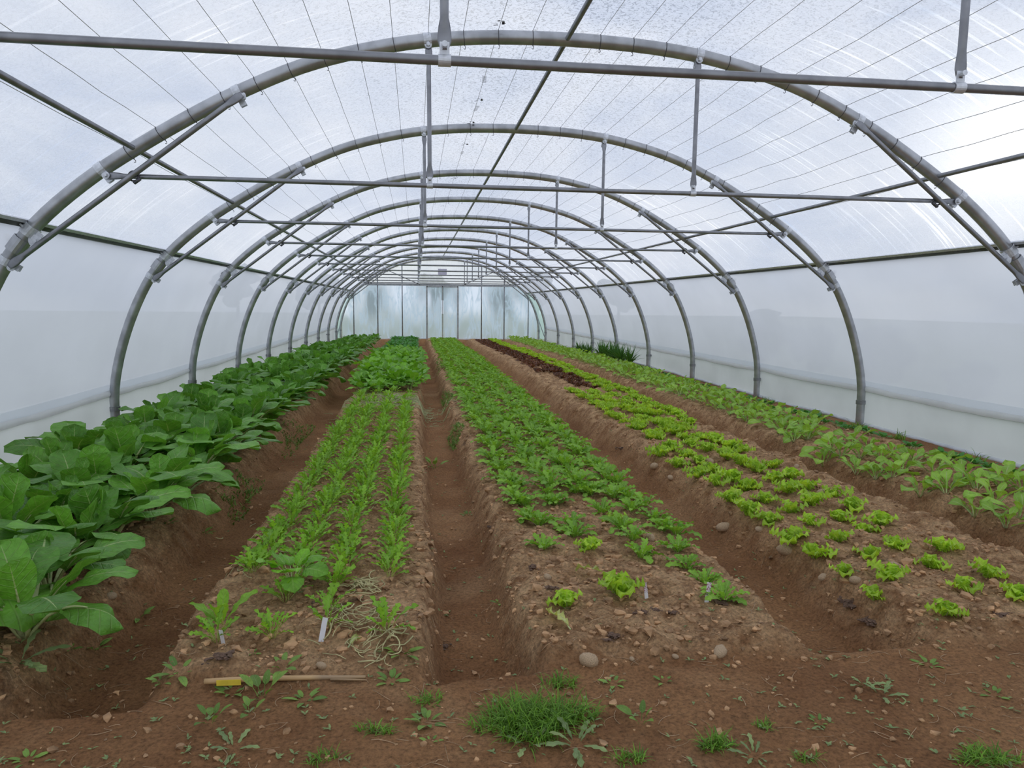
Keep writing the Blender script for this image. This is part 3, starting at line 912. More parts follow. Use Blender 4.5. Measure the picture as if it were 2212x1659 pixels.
def leaf(rs, L, W, kind='spade', nt=9, nw=6, a0=1.1, a1=0.0, fold=0.25, ruffle=0.0, rf=3.0, lobes=0.0, nl=4, pet=0.0, wp=0.012, twist=0.0):
    """a leaf growing from the origin along +X; returns verts, faces, uv and the petiole tube"""
    npet = 3 if pet > 0 else 0
    T = np.linspace(0, 1, nt); tot = L + pet
    # spine, petiole first
    sp = np.concatenate([np.linspace(0, pet, npet, endpoint=False), pet + T * L]) if npet else T * L
    th = a0 + (a1 - a0) * (sp / tot) ** 1.35
    ds = np.diff(sp)
    px = np.concatenate([[0], np.cumsum(np.cos((th[1:] + th[:-1]) / 2) * ds)]); pz = np.concatenate([[0], np.cumsum(np.sin((th[1:] + th[:-1]) / 2) * ds)])
    bx, bz, bt = px[npet:], pz[npet:], th[npet:]
    S = np.linspace(-1, 1, nw + 1)
    w = W / 2 * profile(kind, T)
    ph = rs.uniform(0, 6.28, 4)
    V = []; U = []
    for i, t in enumerate(T):
        nx_, nz_ = -math.sin(bt[i]), math.cos(bt[i])
        for j, s in enumerate(S):
            ww = w[i]
            if lobes and abs(s) > 0.4:
                ww *= 1 - lobes * (0.5 + 0.5 * math.cos(2 * math.pi * nl * t + (0.6 if s > 0 else 0.0))) * (abs(s) - 0.4) / 0.6
            q = abs(s)
            lift = q * ww * math.sin(fold) + ruffle * W * q ** 1.6 * math.sin(rf * 2 * math.pi * t + ph[0] + (2.1 if s > 0 else 0)) * min(1.0, t * 4)
            lift += 0.06 * W * math.sin(s * 2.2 + ph[1]) * math.sin(t * 4 + ph[2])
            y = s * ww * math.cos(fold) * (1 - 0.0)
            tw = twist * t
            y2 = y * math.cos(tw) - lift * math.sin(tw); l2 = y * math.sin(tw) + lift * math.cos(tw)
            V.append((bx[i] + nx_ * l2, y2, bz[i] + nz_ * l2)); U.append((t, s * 0.5 + 0.5))
    n = nw + 1
    F = [(i * n + j, (i + 1) * n + j, (i + 1) * n + j + 1, i * n + j + 1) for i in range(nt - 1) for j in range(nw)]
    stalk = None
    if wp:
        k = max(2, npet + int(nt * 0.5))
        pts = [(px[i] + 0.15 * wp * math.sin(th[i]), 0, pz[i] - 0.30 * wp * math.cos(th[i])) for i in range(k)]
        rr = [wp * (1 - 0.72 * i / (k - 1)) for i in range(k)]
        stalk = tube(pts, [r * 0.55 for r in rr], 5, ry=rr, up=(0, 1, 0))
    return np.array(V), F, np.array(U), stalk


class Kind:
    """one kind of plant: a few leaf shapes, a few arrangements, with full and light versions"""

    def __init__(self, name, mat, spec, n_var, n_leaf, seed, stalk=True, far=(4, 2), stalk_mat='stalk', split_stalk=False):
        self.name, self.mat, self.split = name, mat, split_stalk
        rs = np.random.RandomState(seed)
        self.leaf_me = []; self.stalk_me = []; raw = []; rawf = []
        for i in range(6):
            kw = spec(rs, i / 5.0)
            st = rs.get_state()
            V, F, U, S = leaf(rs, **kw)
            rs.set_state(st)
            kf = dict(kw); kf['nt'], kf['nw'] = far; kf['wp'] = kf.get('wp', 0.012)
            Vf, Ff, Uf, Sf = leaf(rs, **kf)
            raw.append((V, F, U, S)); rawf.append((Vf, Ff, Uf, Sf))
            mb = MB().add(V, F, U)
            if split_stalk:
                self.leaf_me.append(mb.mesh('leaf', mat))
                self.stalk_me.append(MB().add(*S).mesh('stalk', stalk_mat))
            else:
                if S is not None and stalk:
                    mb.add(S[0], S[1], None, 1)
                self.leaf_me.append(mb.mesh('leaf', [mat, stalk_mat]))
                self.stalk_me.append(None)
        self.vars = []; self.full = []; self.far = []
        for v in range(n_var):
            arr = []; n = int(rs.randint(n_leaf[0], n_leaf[1] + 1)); base = rs.uniform(0, 6.28)
            for q in range(n):
                f = q / max(1, n - 1)              # 0 outer, 1 inner
                li = int(np.clip(round(f * 5 + rs.uniform(-0.7, 0.7)), 0, 5))
                az = base + q * 2.399 + rs.uniform(-0.25, 0.25)
                sc = rs.uniform(0.85, 1.12)
                mm = Matrix.Rotation(az, 4, 'Z') @ Matrix.Translation((0.008, 0, 0)) @ Matrix.Rotation(rs.uniform(-0.2, 0.2), 4, 'X') @ Matrix.Rotation(rs.uniform(-0.15, 0.15), 4, 'Y') @ Matrix.Scale(sc, 4)
                arr.append((li, mm))
            self.vars.append(arr)
            for src, dst in ((raw, self.full), (rawf, self.far)):
                mb = MB()
                for li, mm in arr:
                    V, F, U, S = src[li]; A = np.array(mm)
                    tv = rs.rand()
                    mb.add(V @ A[:3, :3].T + A[:3, 3], F, U, 0, tv)
                    if S is not None and stalk and src is raw:
                        mb.add(S[0] @ A[:3, :3].T + A[:3, 3], S[1], None, 1, tv)
                dst.append(mb)
        self._fm = {}; self._lm = {}
        self.stalk_mat = stalk_mat

    def far_mesh(self, v):
        if v not in self._fm:
            self._fm[v] = self.far[v].mesh(self.name, [self.mat, self.stalk_mat], tint=True)
        return self._fm[v]

    def full_mesh(self, v):
        if v not in self._lm:
            self._lm[v] = self.full[v].mesh(self.name, [self.mat, self.stalk_mat], tint=True)
        return self._lm[v]

    def put(self, x, y, size, mode, rot=None, sink=0.008, tilt=0.12, var=None):
        v = random.randrange(len(self.vars)) if var is None else var
        mw = Matrix.Translation((x, y, gz(x, y) - sink)) @ Matrix.Rotation(random.uniform(0, 6.28) if rot is None else rot, 4, 'Z') @ Matrix.Rotation(random.uniform(-tilt, tilt), 4, 'X') @ Matrix.Scale(size, 4)
        if mode == 'far':
            return link(self.name, self.far_mesh(v), None, mw)
        if mode == 'full':
            return link(self.name, self.full_mesh(v), None, mw)
        r = link(self.name, None, None, mw)
        for li, mm in self.vars[v]:
            lf = link('leaf', self.leaf_me[li], r, mm)
            if self.split and mode == 'split':
                link('stalk', self.stalk_me[li], lf)
            elif self.split:
                pass
        return r

    def mass(self, pts, size, label, cat):
        mb = MB()
        for (x, y) in pts:
            v = random.randrange(len(self.vars)); src = self.far[v]
            a = random.uniform(0, 6.28); s = size * random.uniform(0.85, 1.15)
            A = np.array(Matrix.Rotation(a, 3, 'Z')) * s
            V = np.concatenate(src.v) @ A.T + np.array([x, y, gz(x, y) - 0.01])
            mb.v.append(V); mb.uv.append(np.concatenate(src.uv)); mb.t.append((np.concatenate(src.t) + random.random()) % 1.0)
            mb.f.extend([tuple(i + mb.n for i in q) for q in src.f]); mb.mi.extend([0] * len(src.f)); mb.n += len(V)
        o = link(self.name + '_mass', mb.mesh(self.name, self.mat, tint=True))
        return tag(o, label, cat, kind='stuff')


lerp = lambda a, b, t: a + (b - a) * t
U_ = lambda rs, a, b: rs.uniform(a, b)

K_CHARD = Kind('chard_plant', 'chard_leaf', lambda rs, f: dict(L=lerp(0.29, 0.20, f) * U_(rs, .9, 1.1), W=lerp(0.25, 0.165, f) * U_(rs, .9, 1.1), kind='spade', nt=11, nw=8,
               a0=lerp(1.10, 1.48, f), a1=lerp(-1.15, 0.95, f) + U_(rs, -.3, .3), fold=lerp(-0.28, 0.15, f), ruffle=0.045, rf=U_(rs, 1.6, 2.6), pet=lerp(0.19, 0.13, f), wp=lerp(0.014, 0.009, f), twist=U_(rs, -.4, .4)),
               7, (11, 14), 21, split_stalk=True, far=(6, 4))
K_ENDIVE = Kind('endive_plant', 'endive_leaf', lambda rs, f: dict(L=lerp(0.15, 0.10, f) * U_(rs, .9, 1.1), W=lerp(0.062, 0.046, f), kind='lance', nt=15, nw=4,
                a0=lerp(0.80, 1.35, f), a1=lerp(-0.65, 0.45, f), fold=0.25, ruffle=0.10, rf=4, lobes=0.5, nl=5, pet=0.01, wp=0.0035, twist=U_(rs, -.5, .5)), 6, (11, 14), 31, far=(5, 2))
K_LETT = Kind('lettuce_plant', 'lettuce_leaf', lambda rs, f: dict(L=lerp(0.120, 0.080, f) * U_(rs, .9, 1.1), W=lerp(0.110, 0.085, f), kind='fan', nt=18, nw=10,
              a0=lerp(0.70, 1.45, f), a1=lerp(-0.25, 1.0, f), fold=0.25, ruffle=0.17, rf=U_(rs, 4.2, 6.0), lobes=0.16, nl=8, pet=0.0, wp=0.004, twist=U_(rs, -.5, .5)), 7, (6, 9), 41, far=(6, 4))
K_CABB = Kind('cabbage_plant', 'cabbage_leaf', lambda rs, f: dict(L=lerp(0.165, 0.11, f) * U_(rs, .9, 1.15), W=lerp(0.085, 0.060, f), kind='spoon', nt=11, nw=6,
              a0=lerp(0.75, 1.40, f), a1=lerp(-0.70, 0.75, f), fold=0.22, ruffle=0.07, rf=2.2, pet=0.03, wp=0.0055, twist=U_(rs, -.6, .6)), 7, (6, 8), 51, far=(6, 2))
K_MIZU = Kind('mizuna_plant', 'mizuna_leaf', lambda rs, f: dict(L=lerp(0.085, 0.075, f) * U_(rs, .9, 1.15), W=lerp(0.044, 0.036, f), kind='lance', nt=12, nw=4,
              a0=lerp(1.0, 1.5, f), a1=lerp(-0.2, 0.9, f), fold=0.2, ruffle=0.08, rf=3, lobes=0.75, nl=4, pet=0.045, wp=0.0022, twist=U_(rs, -.7, .7)), 7, (9, 13), 61, far=(6, 2), stalk_mat='pale_leaf')
K_MUST = Kind('mustard_plant', 'mustard_leaf', lambda rs, f: dict(L=lerp(0.15, 0.11, f) * U_(rs, .9, 1.15), W=lerp(0.105, 0.085, f), kind='round', nt=9, nw=6,
              a0=lerp(1.15, 1.45, f), a1=lerp(-0.75, 0.5, f), fold=-0.1, ruffle=0.07, rf=2.5, pet=0.12, wp=0.004, twist=U_(rs, -.5, .5)), 6, (9, 12), 71, far=(6, 4))
K_TOOTH = Kind('toothed_mustard_plant', 'mizuna_leaf', lambda rs, f: dict(L=lerp(0.15, 0.11, f) * U_(rs, .9, 1.1), W=lerp(0.075, 0.055, f), kind='lance', nt=17, nw=6,
               a0=lerp(0.85, 1.40, f), a1=lerp(0.1, 1.1, f), fold=0.12, ruffle=0.05, rf=3, lobes=0.16, nl=7, pet=0.02, wp=0.004, twist=U_(rs, -.3, .3)), 3, (5, 6), 75, far=(6, 4), stalk_mat='pale_leaf')
K_SPIN = Kind('spinach_plant', 'spinach_leaf', lambda rs, f: dict(L=lerp(0.085, 0.06, f), W=lerp(0.062, 0.045, f), kind='round', nt=7, nw=4,
              a0=lerp(0.9, 1.35, f), a1=lerp(-0.4, 0.5, f), fold=0.1, ruffle=0.05, rf=2, pet=0.05, wp=0.003), 5, (9, 12), 81, far=(5, 2))
K_RED = Kind('red_lettuce_plant', 'red_leaf', lambda rs, f: dict(L=lerp(0.12, 0.07, f), W=lerp(0.10, 0.075, f), kind='fan', nt=9, nw=6,
             a0=lerp(0.5, 1.3, f), a1=lerp(-0.3, 0.9, f), fold=0.2, ruffle=0.16, rf=4.0, lobes=0.2, nl=5, pet=0, wp=0.0), 5, (7, 9), 91, far=(6, 4))
K_STRAP = Kind('strap_leaved_herb', 'strap_leaf', lambda rs, f: dict(L=lerp(0.30, 0.34, f) * U_(rs, .8, 1.2), W=0.028, kind='strap', nt=8, nw=2,
               a0=lerp(0.9, 1.5, f), a1=lerp(0.1, 1.2, f), fold=0.3, pet=0, wp=0.0), 4, (52, 64), 101, far=(5, 2))
K_WEED = Kind('weed', 'weed_leaf', lambda rs, f: dict(L=lerp(0.055, 0.03, f), W=lerp(0.020, 0.013, f), kind='round', nt=6, nw=2,
              a0=lerp(0.35, 1.0, f), a1=-0.1, fold=0.15, pet=0.012, wp=0.0012), 5, (7, 11), 111, far=(4, 2), stalk_mat='weed_leaf')
K_GWEED = Kind('rosette_weed', 'grey_weed_leaf', lambda rs, f: dict(L=lerp(0.085, 0.05, f), W=lerp(0.024, 0.016, f), kind='lance', nt=11, nw=4,
               a0=lerp(0.30, 0.9, f), a1=-0.15, fold=0.15, lobes=0.5, nl=3, ruffle=0.05, pet=0.012, wp=0.0015), 4, (8, 11), 121, far=(6, 2), stalk_mat='grey_weed_leaf')
K_DOCK = Kind('broad_weed', 'weed_leaf', lambda rs, f: dict(L=lerp(0.075, 0.05, f), W=lerp(0.034, 0.024, f), kind='round', nt=7, nw=4,
              a0=lerp(0.8, 1.35, f), a1=lerp(-0.2, 0.9, f), fold=0.2, pet=0.04, wp=0.0018), 3, (4, 6), 131, far=(5, 2), stalk_mat='weed_leaf')


def ords(k):
    return ORD[k] if k < 20 else None


def nth(k):
    """k counts from 1"""
    if k <= 20:
        return ORD[k - 1]
    return 'twenty-' + ORD[k - 21] if k < 30 else ('thirtieth' if k == 30 else 'thirty-' + ORD[k - 31])


def plant_rows(K, pts, rows, row_txt, kind_txt, cat, group, size, lim_leaf, lim_full, max_single=300, mode_near='leaf', size_fn=None, mass_txt=None):
    """rows: X of each row; pts: (x, y). Each label counts along its row from the front or from the last arch passed."""
    by = {i: [] for i in range(len(rows))}
    for (x, y) in pts:
        by[int(np.argmin([abs(x - r) for r in rows]))].append((x, y))
    allp = []
    for i in by:
        by[i].sort(key=lambda p: p[1])
        for k, p in enumerate(by[i]):
            bay = sum(1 for a in ARCH_Y[1:] if a < p[1])
            kin = sum(1 for q in by[i][:k] if sum(1 for a in ARCH_Y[1:] if a < q[1]) == bay)
            allp.append((p[1], p[0], i, bay, kin + 1))
    allp.sort()
    rest = []
    for c, (y, x, i, bay, kin) in enumerate(allp):
        if c >= max_single:
            rest.append((x, y)); continue
        s = (size_fn(x, y) if size_fn else size) * random.uniform(0.88, 1.14)
        md = mode_near if y < lim_leaf else ('full' if y < lim_full else 'far')
        if mode_near == 'split' and lim_leaf > y >= 7.5:
            md = 'leaf'
        o = K.put(x, y, s, md)
        if bay == 0:
            lab = '%s, %s from the front in %s' % (kind_txt, nth(kin), row_txt[i])
        else:
            lab = '%s, %s past the %s arch in %s' % (kind_txt, nth(kin), nth(bay), row_txt[i])
        tag(o, lab, cat, group)
    if rest:
        K.mass(rest, size, mass_txt, cat)


def zoom_pts(x0, y0, sc, pts):
    return [G(x0 + a / sc, y0 + b / sc) for a, b in pts]


def in_row(xr, y0, y1, dy, jx=0.03, jy=0.25):
    P = []; y = y0
    while y < y1:
        P.append((xr + random.uniform(-jx, jx), y + random.uniform(-jy, jy) * dy)); y += dy
    return P


# ------------------------------------------------------------------ chard bed
pts = []
for r in (-3.46, -3.02, -2.60):
    pts += in_row(r, 3.28 if r > -3 else 3.1, 28.6, 0.335, 0.06, 0.3)
pts += [(-2.50, 2.86), (-2.93, 2.80)]
plant_rows(K_CHARD, pts, (-3.46, -3.02, -2.60), ('the chard row along the wall', 'the middle chard row', 'the chard row along the furrow'),
           'dark green chard', 'chard', 'chard plants', 1.0, 11.0, 17.0, mode_near='split',
           size_fn=lambda x, y: (1.22 if y < 3.0 else 1.10) - 0.45 * min(1, max(0, (y - 9) / 18)))

# ------------------------------------------------------------------ second bed: mizuna, then mustard greens, then spinach
rows2 = (-1.76, -1.565, -1.37, -1.15)
txt2 = ('the chard-side mizuna row', 'the second mizuna row', 'the third mizuna row', 'the mizuna row by the middle furrow')
pts = []
for r, y0 in zip(rows2, (3.35, 3.35, 3.3, 3.4)):
    pts += in_row(r, y0, 8.9, 0.10, 0.022, 0.3) + in_row(r, 9.2, 10.3, 0.3, 0.05, 0.3)
pts += zoom_pts(400, 1200, 4.424, [(300, 830), (830, 780), (1380, 540), (1360, 680), (1920, 730), (1440, 320), (1960, 210), (960, 430)])
plant_rows(K_MIZU, pts, rows2, txt2, 'feathery mizuna tuft', 'mizuna', 'mizuna seedlings', 0.98, 4.1, 8.5)
for k, (u, v, s) in enumerate([(480, 1345, 1.0), (632, 1272, 0.85), (540, 1225, 0.8)]):
    x, y = G(u, v)
    tag((K_TOOTH if k != 1 else K_MUST).put(x, y, s, 'leaf'), ['large toothed mustard plant at the near corner of the mizuna bed', 'tall mustard plant with drooping round leaves among the mizuna', 'small mustard plant in the mizuna row by the chard furrow'][k], 'mustard plant', 'mustard plants among the mizuna')
rows2b = (-1.80, -1.56, -1.32, -1.08)
txt2b = ('the chard-side mustard row', 'the second mustard row', 'the third mustard row', 'the mustard row by the middle furrow')
pts = []
for r in rows2b:
    pts += in_row(r, 10.55, 18.6, 0.22, 0.05, 0.3)
plant_rows(K_MUST, pts, rows2b, txt2b, 'leafy green mustard', 'mustard plant', 'mustard greens behind the mizuna', 1.3, 0, 14.0)
pts = []
for r in rows2b:
    pts += in_row(r, 18.9, 28.6, 0.24, 0.05, 0.3)
plant_rows(K_SPIN, pts, rows2b, tuple(t.replace('mustard', 'spinach') for t in txt2b), 'low dark spinach', 'spinach', 'spinach behind the mustard greens', 1.5, 0, 0)

# ------------------------------------------------------------------ third bed: endive
rows3 = (-0.37, -0.12, 0.13, 0.38)
txt3 = ('the endive row by the middle furrow', 'the second endive row', 'the third endive row', 'the endive row facing the lettuces')
pts = zoom_pts(900, 800, 2.5525, [(700, 985), (610, 830), (675, 860), (870, 920), (850, 850), (560, 735), (745, 740), (1235, 1035), (1130, 880), (1020, 790), (1190, 935), (1360, 885), (1310, 830), (1430, 905), (1440, 1000),
                                  (1490, 1090), (1590, 1180), (1690, 1270), (1180, 775), (1250, 750), (1085, 705), (960, 690), (880, 680)])
for r, y0 in zip(rows3, (4.45, 4.5, 4.75, 4.55)):
    pts += in_row(r, y0, 28.4, 0.185, 0.03, 0.25)
plant_rows(K_ENDIVE, pts, rows3, txt3, 'green toothed endive', 'endive', 'endive plants', 1.12, 6.8, 12.0, size_fn=lambda x, y: 0.74 + 0.38 * min(1, max(0, (y - 3.0) / 2.4)), max_single=300, mass_txt='far green endive plants filling the end of their bed')
for k, (u, v, s, lab, mt) in enumerate([(1273, 1190, 0.85, 'light green lettuce among the first endives', K_LETT), (1225, 1307, 0.85, 'green frilled lettuce alone at the front of the endive bed', K_LETT), (1335, 1285, 1.15, 'wide light green lettuce beside the first written plant tag', K_LETT), (1330, 1130, 0.85, 'light green lettuce between two endive rows', K_LETT)]):
    x, y = G(u, v)
    tag(mt.put(x, y, s, 'leaf'), lab, 'lettuce', 'lettuces at the front of the endive bed')

# ------------------------------------------------------------------ fourth bed: lettuce, red lettuce behind
rows4 = (1.26, 1.50, 1.74, 1.98)
txt4 = ('the lettuce row by the wide furrow', 'the second lettuce row', 'the third lettuce row', 'the lettuce row facing the cabbages')
pts = zoom_pts(1400, 750, 2.552, [(1070, 1250), (1340, 1280), (1245, 1385), (1640, 1470), (1555, 1215), (1220, 1165), (1740, 1340), (1870, 1265), (2040, 1385), (1620, 1130), (1360, 1110), (1185, 1030), (1285, 980), (1050, 955), (800, 1065), (920, 1150),
                                  (1060, 1075), (660, 970), (545, 920), (790, 915), (890, 980), (455, 845), (540, 790), (640, 860), (770, 805), (900, 885), (1020, 835), (1120, 890), (700, 740), (790, 725), (885, 790), (600, 690), (690, 670),
                                  (465, 735), (505, 650), (370, 760), (280, 710), (340, 680), (275, 640), (160, 660), (210, 610), (70, 600), (120, 565), (330, 575), (240, 545), (430, 620), (445, 565), (515, 585), (365, 525), (290, 510), (200, 515), (40, 510), (95, 470), (170, 490)])
pts = [p for p in pts if p[0] > 1.0]
for r, y0 in zip(rows4, (6.6, 6.9, 7.2, 7.6)):
    pts += in_row(r, y0, 10.4, 0.25, 0.04, 0.3)
plant_rows(K_LETT, pts, rows4, txt4, 'frilly lettuce', 'lettuce', 'light green lettuces', 1.06, 7.4, 11.0, size_fn=lambda x, y: 0.84 + 0.24 * min(1, max(0, (y - 3.0) / 1.6)))
pts = []
for r in (1.34, 1.51, 1.68):
    pts += in_row(r, 13.5 if r < 1.4 else 11.0, 28.4, 0.23, 0.04, 0.3)
plant_rows(K_RED, pts, (1.34, 1.51, 1.68), ('the red row by the wide furrow', 'the middle red lettuce row', 'the red row beside the green lettuces'), 'red-brown lettuce', 'red lettuce', 'red lettuces behind the green ones', 0.95, 0, 13.5)
K_GLET = K_ENDIVE
pts = []
for r in (1.84, 2.03):
    pts += in_row(r, 10.6, 28.4, 0.21, 0.04, 0.3)
plant_rows(K_LETT, pts, (1.84, 2.03), ('the row beside the red lettuces', 'the row at the narrow furrow'), 'small bright green lettuce', 'lettuce', 'green lettuces beside the red ones', 0.95, 0, 12.0)

# ------------------------------------------------------------------ fifth bed: cabbages along the side wall
rows5 = (2.72, 2.97, 3.22)
txt5 = ('the cabbage row by the narrow furrow', 'the middle cabbage row', 'the cabbage row beside the film wall')
pts = zoom_pts(1400, 750, 2.552, [(1975, 995), (2050, 940), (1800, 930), (1640, 875), (1500, 815), (1340, 775), (1255, 725), (1150, 675), (1060, 655), (1655, 780), (1735, 730), (1400, 690), (1285, 630), (970, 605), (1010, 580), (1170, 610), (1570, 700), (1630, 650),
                                  (1810, 800), (1910, 870), (1950, 780), (2010, 755), (2060, 800), (800, 570), (740, 530), (880, 510), (1130, 535), (1210, 565), (1345, 600), (1460, 640)])
pts = [p for p in pts if p[0] > 2.4]
for r, y0 in zip(rows5, (6.5, 6.8, 7.2)):
    pts += in_row(r, y0, 28.5, 0.235, 0.05, 0.3)
plant_rows(K_CABB, pts, rows5, txt5, 'pale young cabbage', 'cabbage', 'young cabbages', 1.18, 7.2, 13.0, mass_txt='far pale green cabbages filling the end of their bed')
pts = in_row(3.50, 4.6, 15.5, 0.22, 0.04, 0.3)
plant_rows(K_SPIN, pts, (3.5,), ('the strip beside the cabbages',), 'low dark spinach', 'spinach', 'spinach strip by the side wall', 0.9, 0, 9.0)
for k, (x, y) in enumerate([(3.66, 15.6), (3.64, 16.1), (3.66, 16.6), (3.66, 17.1), (3.64, 17.6), (3.66, 18.1), (3.66, 19.4), (3.64, 20.0), (3.66, 20.6)]):
    tag(K_STRAP.put(x, y, 1.15 if k < 6 else 0.9, 'full'), 'dark strap-leaved clump at the film wall, %s from the front' % ORD[k], 'herb clump', 'dark strap-leaved clumps by the wall')

# ------------------------------------------------------------------ wilted leaves on the soil
wl_rs = np.random.RandomState(5)
for k, (u, v, s, lab) in enumerate([(1310, 1245, 1.25, 'wilted pale leaf on the soil behind the wide lettuce'), (1232, 1366, 1.45, 'torn yellow-green leaf near the front of the endive bed'), (752, 1405, 0.7, 'yellowing leaf dropped below the cut stems')]):
    V, F, U, S = leaf(wl_rs, 0.11 * s, 0.07 * s, 'fan', 11, 6, 0.35, -0.5, 0.3, 0.16, 3.5, 0.5, 4, 0.02, 0.004, 0.8)
    mb = MB().add(V, F, U).add(S[0], S[1], None, 1)
    x, y = G(u, v)
    tag(link('fallen_leaf', mb.mesh('fallen_leaf', ['pale_leaf', 'stalk']), None, Matrix.Translation((x, y, gz(x, y) + 0.010)) @ Matrix.Rotation([2.6, 1.9, 1.2][k], 4, 'Z')), lab, 'leaf')

# ------------------------------------------------------------------ heaps of cut stems


def stem_heap(u, v, w, d, n, mat, label, seed, L=(0.05, 0.13)):
    rs = np.random.RandomState(seed); mb = MB(); x0, y0 = G(u, v)
    for i in range(n):
        a = rs.uniform(0, 6.28); l = rs.uniform(*L); c = rs.uniform(-1.6, 1.6)
        cx, cy = rs.normal() * w * 0.5, rs.normal() * d * 0.5
        P = []
        for t in np.linspace(-0.5, 0.5, 6):
            px, py = cx + math.cos(a + c * t) * l * t, cy + math.sin(a + c * t) * l * t
            P.append((px, py, gz(x0 + px, y0 + py) + 0.006 + 0.035 * (i / n) * math.exp(-(cx * cx + cy * cy) / (w * d + 1e-4))))
        mb.add(*tube(P, rs.uniform(0.0014, 0.003), 5))
    o = link('cut_stems', mb.mesh('cut_stems', mat), None, Matrix.Translation((x0, y0, 0)))
    return tag(o, label, 'cut stems', kind='stuff')


stem_heap(785, 1278, 0.09, 0.10, 38, 'dry_stem', 'small curled heap of straw-coloured cut stems', 1)
stem_heap(775, 1350, 0.16, 0.16, 60, 'dry_stem', 'scattered straw-coloured cut stems beside the white stake', 2)
stem_heap(830, 1405, 0.13, 0.10, 22, 'dry_stem', 'thin pale stems at the front edge of the mizuna bed', 3)
stem_heap(842, 868, 0.62, 0.75, 650, 'pale_stem', 'bed of pale cut stems where the mizuna has been harvested', 4, (0.10, 0.24))
stem_heap(640, 1120, 0.5, 1.2, 60, 'dry_stem', 'loose stems between the mizuna rows', 5)

# ------------------------------------------------------------------ plant stakes, stick
mb = MB(); mb.add(*box((0, 0, 0.045), (0.019, 0.0016, 0.09))); mb.add([(-0.0095, -0.0008, 0), (0.0095, -0.0008, 0), (0, -0.0008, -0.03), (-0.0095, 0.0008, 0), (0.0095, 0.0008, 0), (0, 0.0008, -0.03)], [(0, 2, 1), (3, 4, 5), (0, 3, 5, 2), (1, 2, 5, 4)])
stake_w = mb.mesh('plant_stake', 'white_plastic', smooth=False)
mb2 = MB(); mb2.v, mb2.f, mb2.uv, mb2.mi, mb2.t, mb2.n = mb.v, mb.f, mb.uv, mb.mi, mb.t, mb.n
stake_t = mb2.mesh('plant_stake', 'written_plastic', smooth=False)
for (u, v, me, tl, sc, lab) in [(483, 1391, stake_w, (0.25, -0.05), 0.75, 'short grey-white stake in front of the toothed mustard'), (693, 1386, stake_w, (-0.2, 0.16), 1.05, 'blank white plant stake leaning beside the cut stems'),
                                (1397, 1293, stake_t, (-0.15, -0.10), 0.82, 'white tag with magenta writing beside the wide lettuce'), (1526, 1301, stake_t, (-0.15, 0.16), 1.0, 'white tag with magenta writing at the furrow end of the endives')]:
    x, y = G(u, v)
    o = link('plant_stake', me, None, Matrix.Translation((x, y, gz(x, y) - 0.004)) @ Matrix.Rotation(-0.1, 4, 'Z') @ Matrix.Rotation(tl[1], 4, 'Y') @ Matrix.Rotation(tl[0], 4, 'X') @ Matrix.Scale(sc, 4))
    tag(o, lab, 'plant label', 'plant labels stuck in the soil')

a = G(442, 1482); b = G(790, 1467)
ang = math.atan2(b[1] - a[1], b[0] - a[0]); ln = math.hypot(b[0] - a[0], b[1] - a[1])
st = link('bamboo_stick', None, None, Matrix.Translation((a[0], a[1], max(gz(*a), gz((a[0] + b[0]) / 2, (a[1] + b[1]) / 2), gz(*b)) + 0.010)) @ Matrix.Rotation(ang, 4, 'Z'))
tag(st, 'bamboo stick with a yellow tag lying in front of the mizuna bed', 'stick')
ts = np.linspace(0, ln, 26); rr = 0.0098 - 0.004 * (ts / ln) ** 2 + 0.0016 * np.exp(-((ts - ln * 0.70) / 0.012) ** 2)
P = [(t, 0.004 * math.sin(t * 6), 0.002 * math.sin(t * 9)) for t in ts]
link('cane', MB().add(*tube(P, rr, 12)).mesh('cane', 'bamboo'), st)
link('split_end', MB().add(*tube([(ln * 0.78, -0.007, -0.003), (ln * 0.9, -0.011, -0.004), (ln * 1.01, -0.014, -0.006)], [0.004, 0.0035, 0.002], 6)).mesh('split_end', 'bamboo'), st)
link('yellow_tag', MB().add(*box((0.085, -0.0125, 0.000), (0.082, 0.0016, 0.020))).mesh('yellow_tag', 'yellow_card', smooth=False), st)

